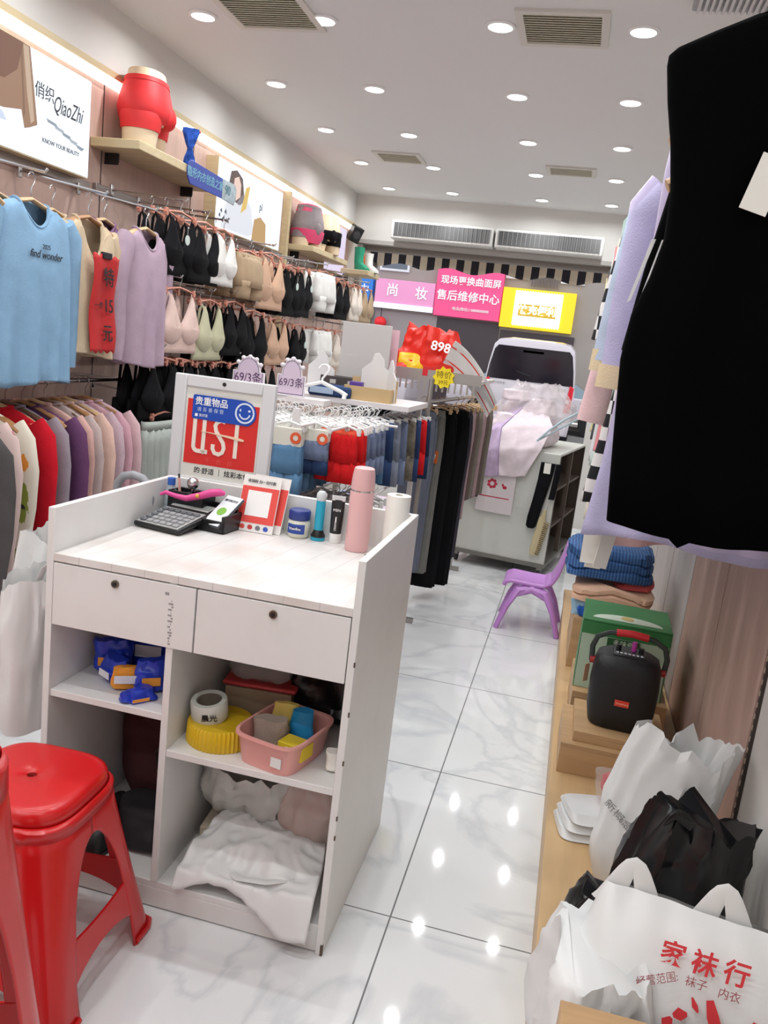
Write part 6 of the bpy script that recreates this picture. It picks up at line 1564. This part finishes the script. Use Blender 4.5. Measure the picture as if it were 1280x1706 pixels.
# vehicles
carp = mat('car_white', (196, 188, 194), .22, coat=.5); car_gl = mat('car_glass', (30, 26, 34), .08); car_t = mat('tail_red', (206, 30, 48), .25)
van = T('minivan', 'silver white minivan parked with its tail towards the shop', 'van', (-.86, 15.0, -.12), 0)
def vring(y, s_, z0, zt):
    return [Vector((x * s_, y, z)) for x, z in ((-.78, z0), (-.80, .55), (-.80, 1.05), (-.76, 1.45), (-.70, zt - .12), (-.62, zt - .03), (-.45, zt), (.45, zt), (.62, zt - .03), (.70, zt - .12), (.76, 1.45), (.80, 1.05), (.80, .55), (.78, z0))]
MB().loft([vring(.0, .94, .38, 1.86), vring(.03, 1, .32, 1.92), vring(.8, 1, .30, 1.96), vring(2.6, 1, .30, 1.95), vring(3.4, .96, .32, 1.6), vring(4.0, .9, .34, 1.1)]).build('van_body', carp, van, angle=50)
gp = [(-.765, 1.20), (.765, 1.20), (.735, 1.45), (.68, 1.72), (.62, 1.79), (-.62, 1.79), (-.68, 1.72), (-.735, 1.45)]
MB().prism(gp, -.012, .02).build('rear_window', car_gl, van, bevel=.006)
MB().bb(-.74, .74, -.05, .08, .32, .56).build('rear_bumper', carp, van, bevel=.03)
for s_ in (-1, 1):
    tl = MB().prism([(s_ * .66, .74), (s_ * .77, .74), (s_ * .785, 1.18), (s_ * .71, 1.22)], -.02, .06).build('tail_light', car_t, van, bevel=.008)
    MB().bb(s_ * .70 - .035, s_ * .70 + .035, -.026, -.018, .90, .97).build('indicator', mat('indicator_pale', (230, 200, 200), .3), tl)
    for y in (.75, 3.2): MB().cyl((s_ * .60, y, .31), (s_ * .79, y, .31), .31, 24).build('wheel', mat('tyre', (30, 30, 32), .8), van)
MB().tube([(-.07, -.02, 1.12), (0, -.03, 1.15), (.07, -.02, 1.12), (0, -.03, 1.08), (-.07, -.02, 1.12)], .012, 8).build('emblem', chrome, van)
MB().tube([(.20, -.01, .98), (.30, -.03, .96), (.42, -.03, .96), (.52, -.01, .98)], .012, 8).build('tailgate_handle', chrome, van)
MB().bb(-.18, .18, -.012, .0, 1.70, 1.74).build('brake_lamp', car_t, van)
MB().tube([(.0, -.02, 1.30), (-.25, -.02, 1.36)], .008, 6).build('rear_wiper', black_pl, van)
s_ = MB()
for k in range(6): s_.bb(.36 + k * .05, .39 + k * .05, -.012, .0, 1.10, 1.14)
for k in range(5): s_.bb(-.66 + k * .05, -.63 + k * .05, -.012, .0, 1.12, 1.155)
s_.build('badge_lettering', chrome, van)
def car(lab, x, y, rz):
    t = T('parked_car', lab, 'car', (x, y, -.12), rz, 'white cars parked across the street')
    MB().loft([[Vector((xx, yy * s_, z)) for yy, z in ((-.8, .35), (-.82, .6), (-.78, .85), (.78, .85), (.82, .6), (.8, .35))] for xx, s_ in ((-2.1, .85), (-1.9, 1), (1.7, 1), (2.1, .85))]).build('car_body', carp, t, bevel=.03)
    MB().loft([[Vector((xx, yy, z)) for yy, z in ((-.74, .85), (-.6, 1.35), (.6, 1.35), (.74, .85))] if abs(xx) < 1.2 else [Vector((xx, yy, .85 + .01 * k)) for k, yy in enumerate((-.74, -.70, .70, .74))] for xx in (-1.7, -1.0, .5, 1.3)]).build('cabin_glass', mat('car_glass_pale', (120, 140, 150), .1), t)
    MB().bb(-1.0, .5, -.58, .58, 1.34, 1.38).build('car_roof', carp, t, bevel=.02)
    for xx in (-1.3, 1.3):
        for s_ in (-1, 1): MB().cyl((xx, s_ * .66, .3), (xx, s_ * .84, .3), .3, 20).build('wheel', mat('tyre', (30, 30, 32), .8), t)
car('white car parked across the street left of the red bag', -5.55, 17.6, .0)
car('second white car visible between the red bag and the van', -.9, 20.2, .0)
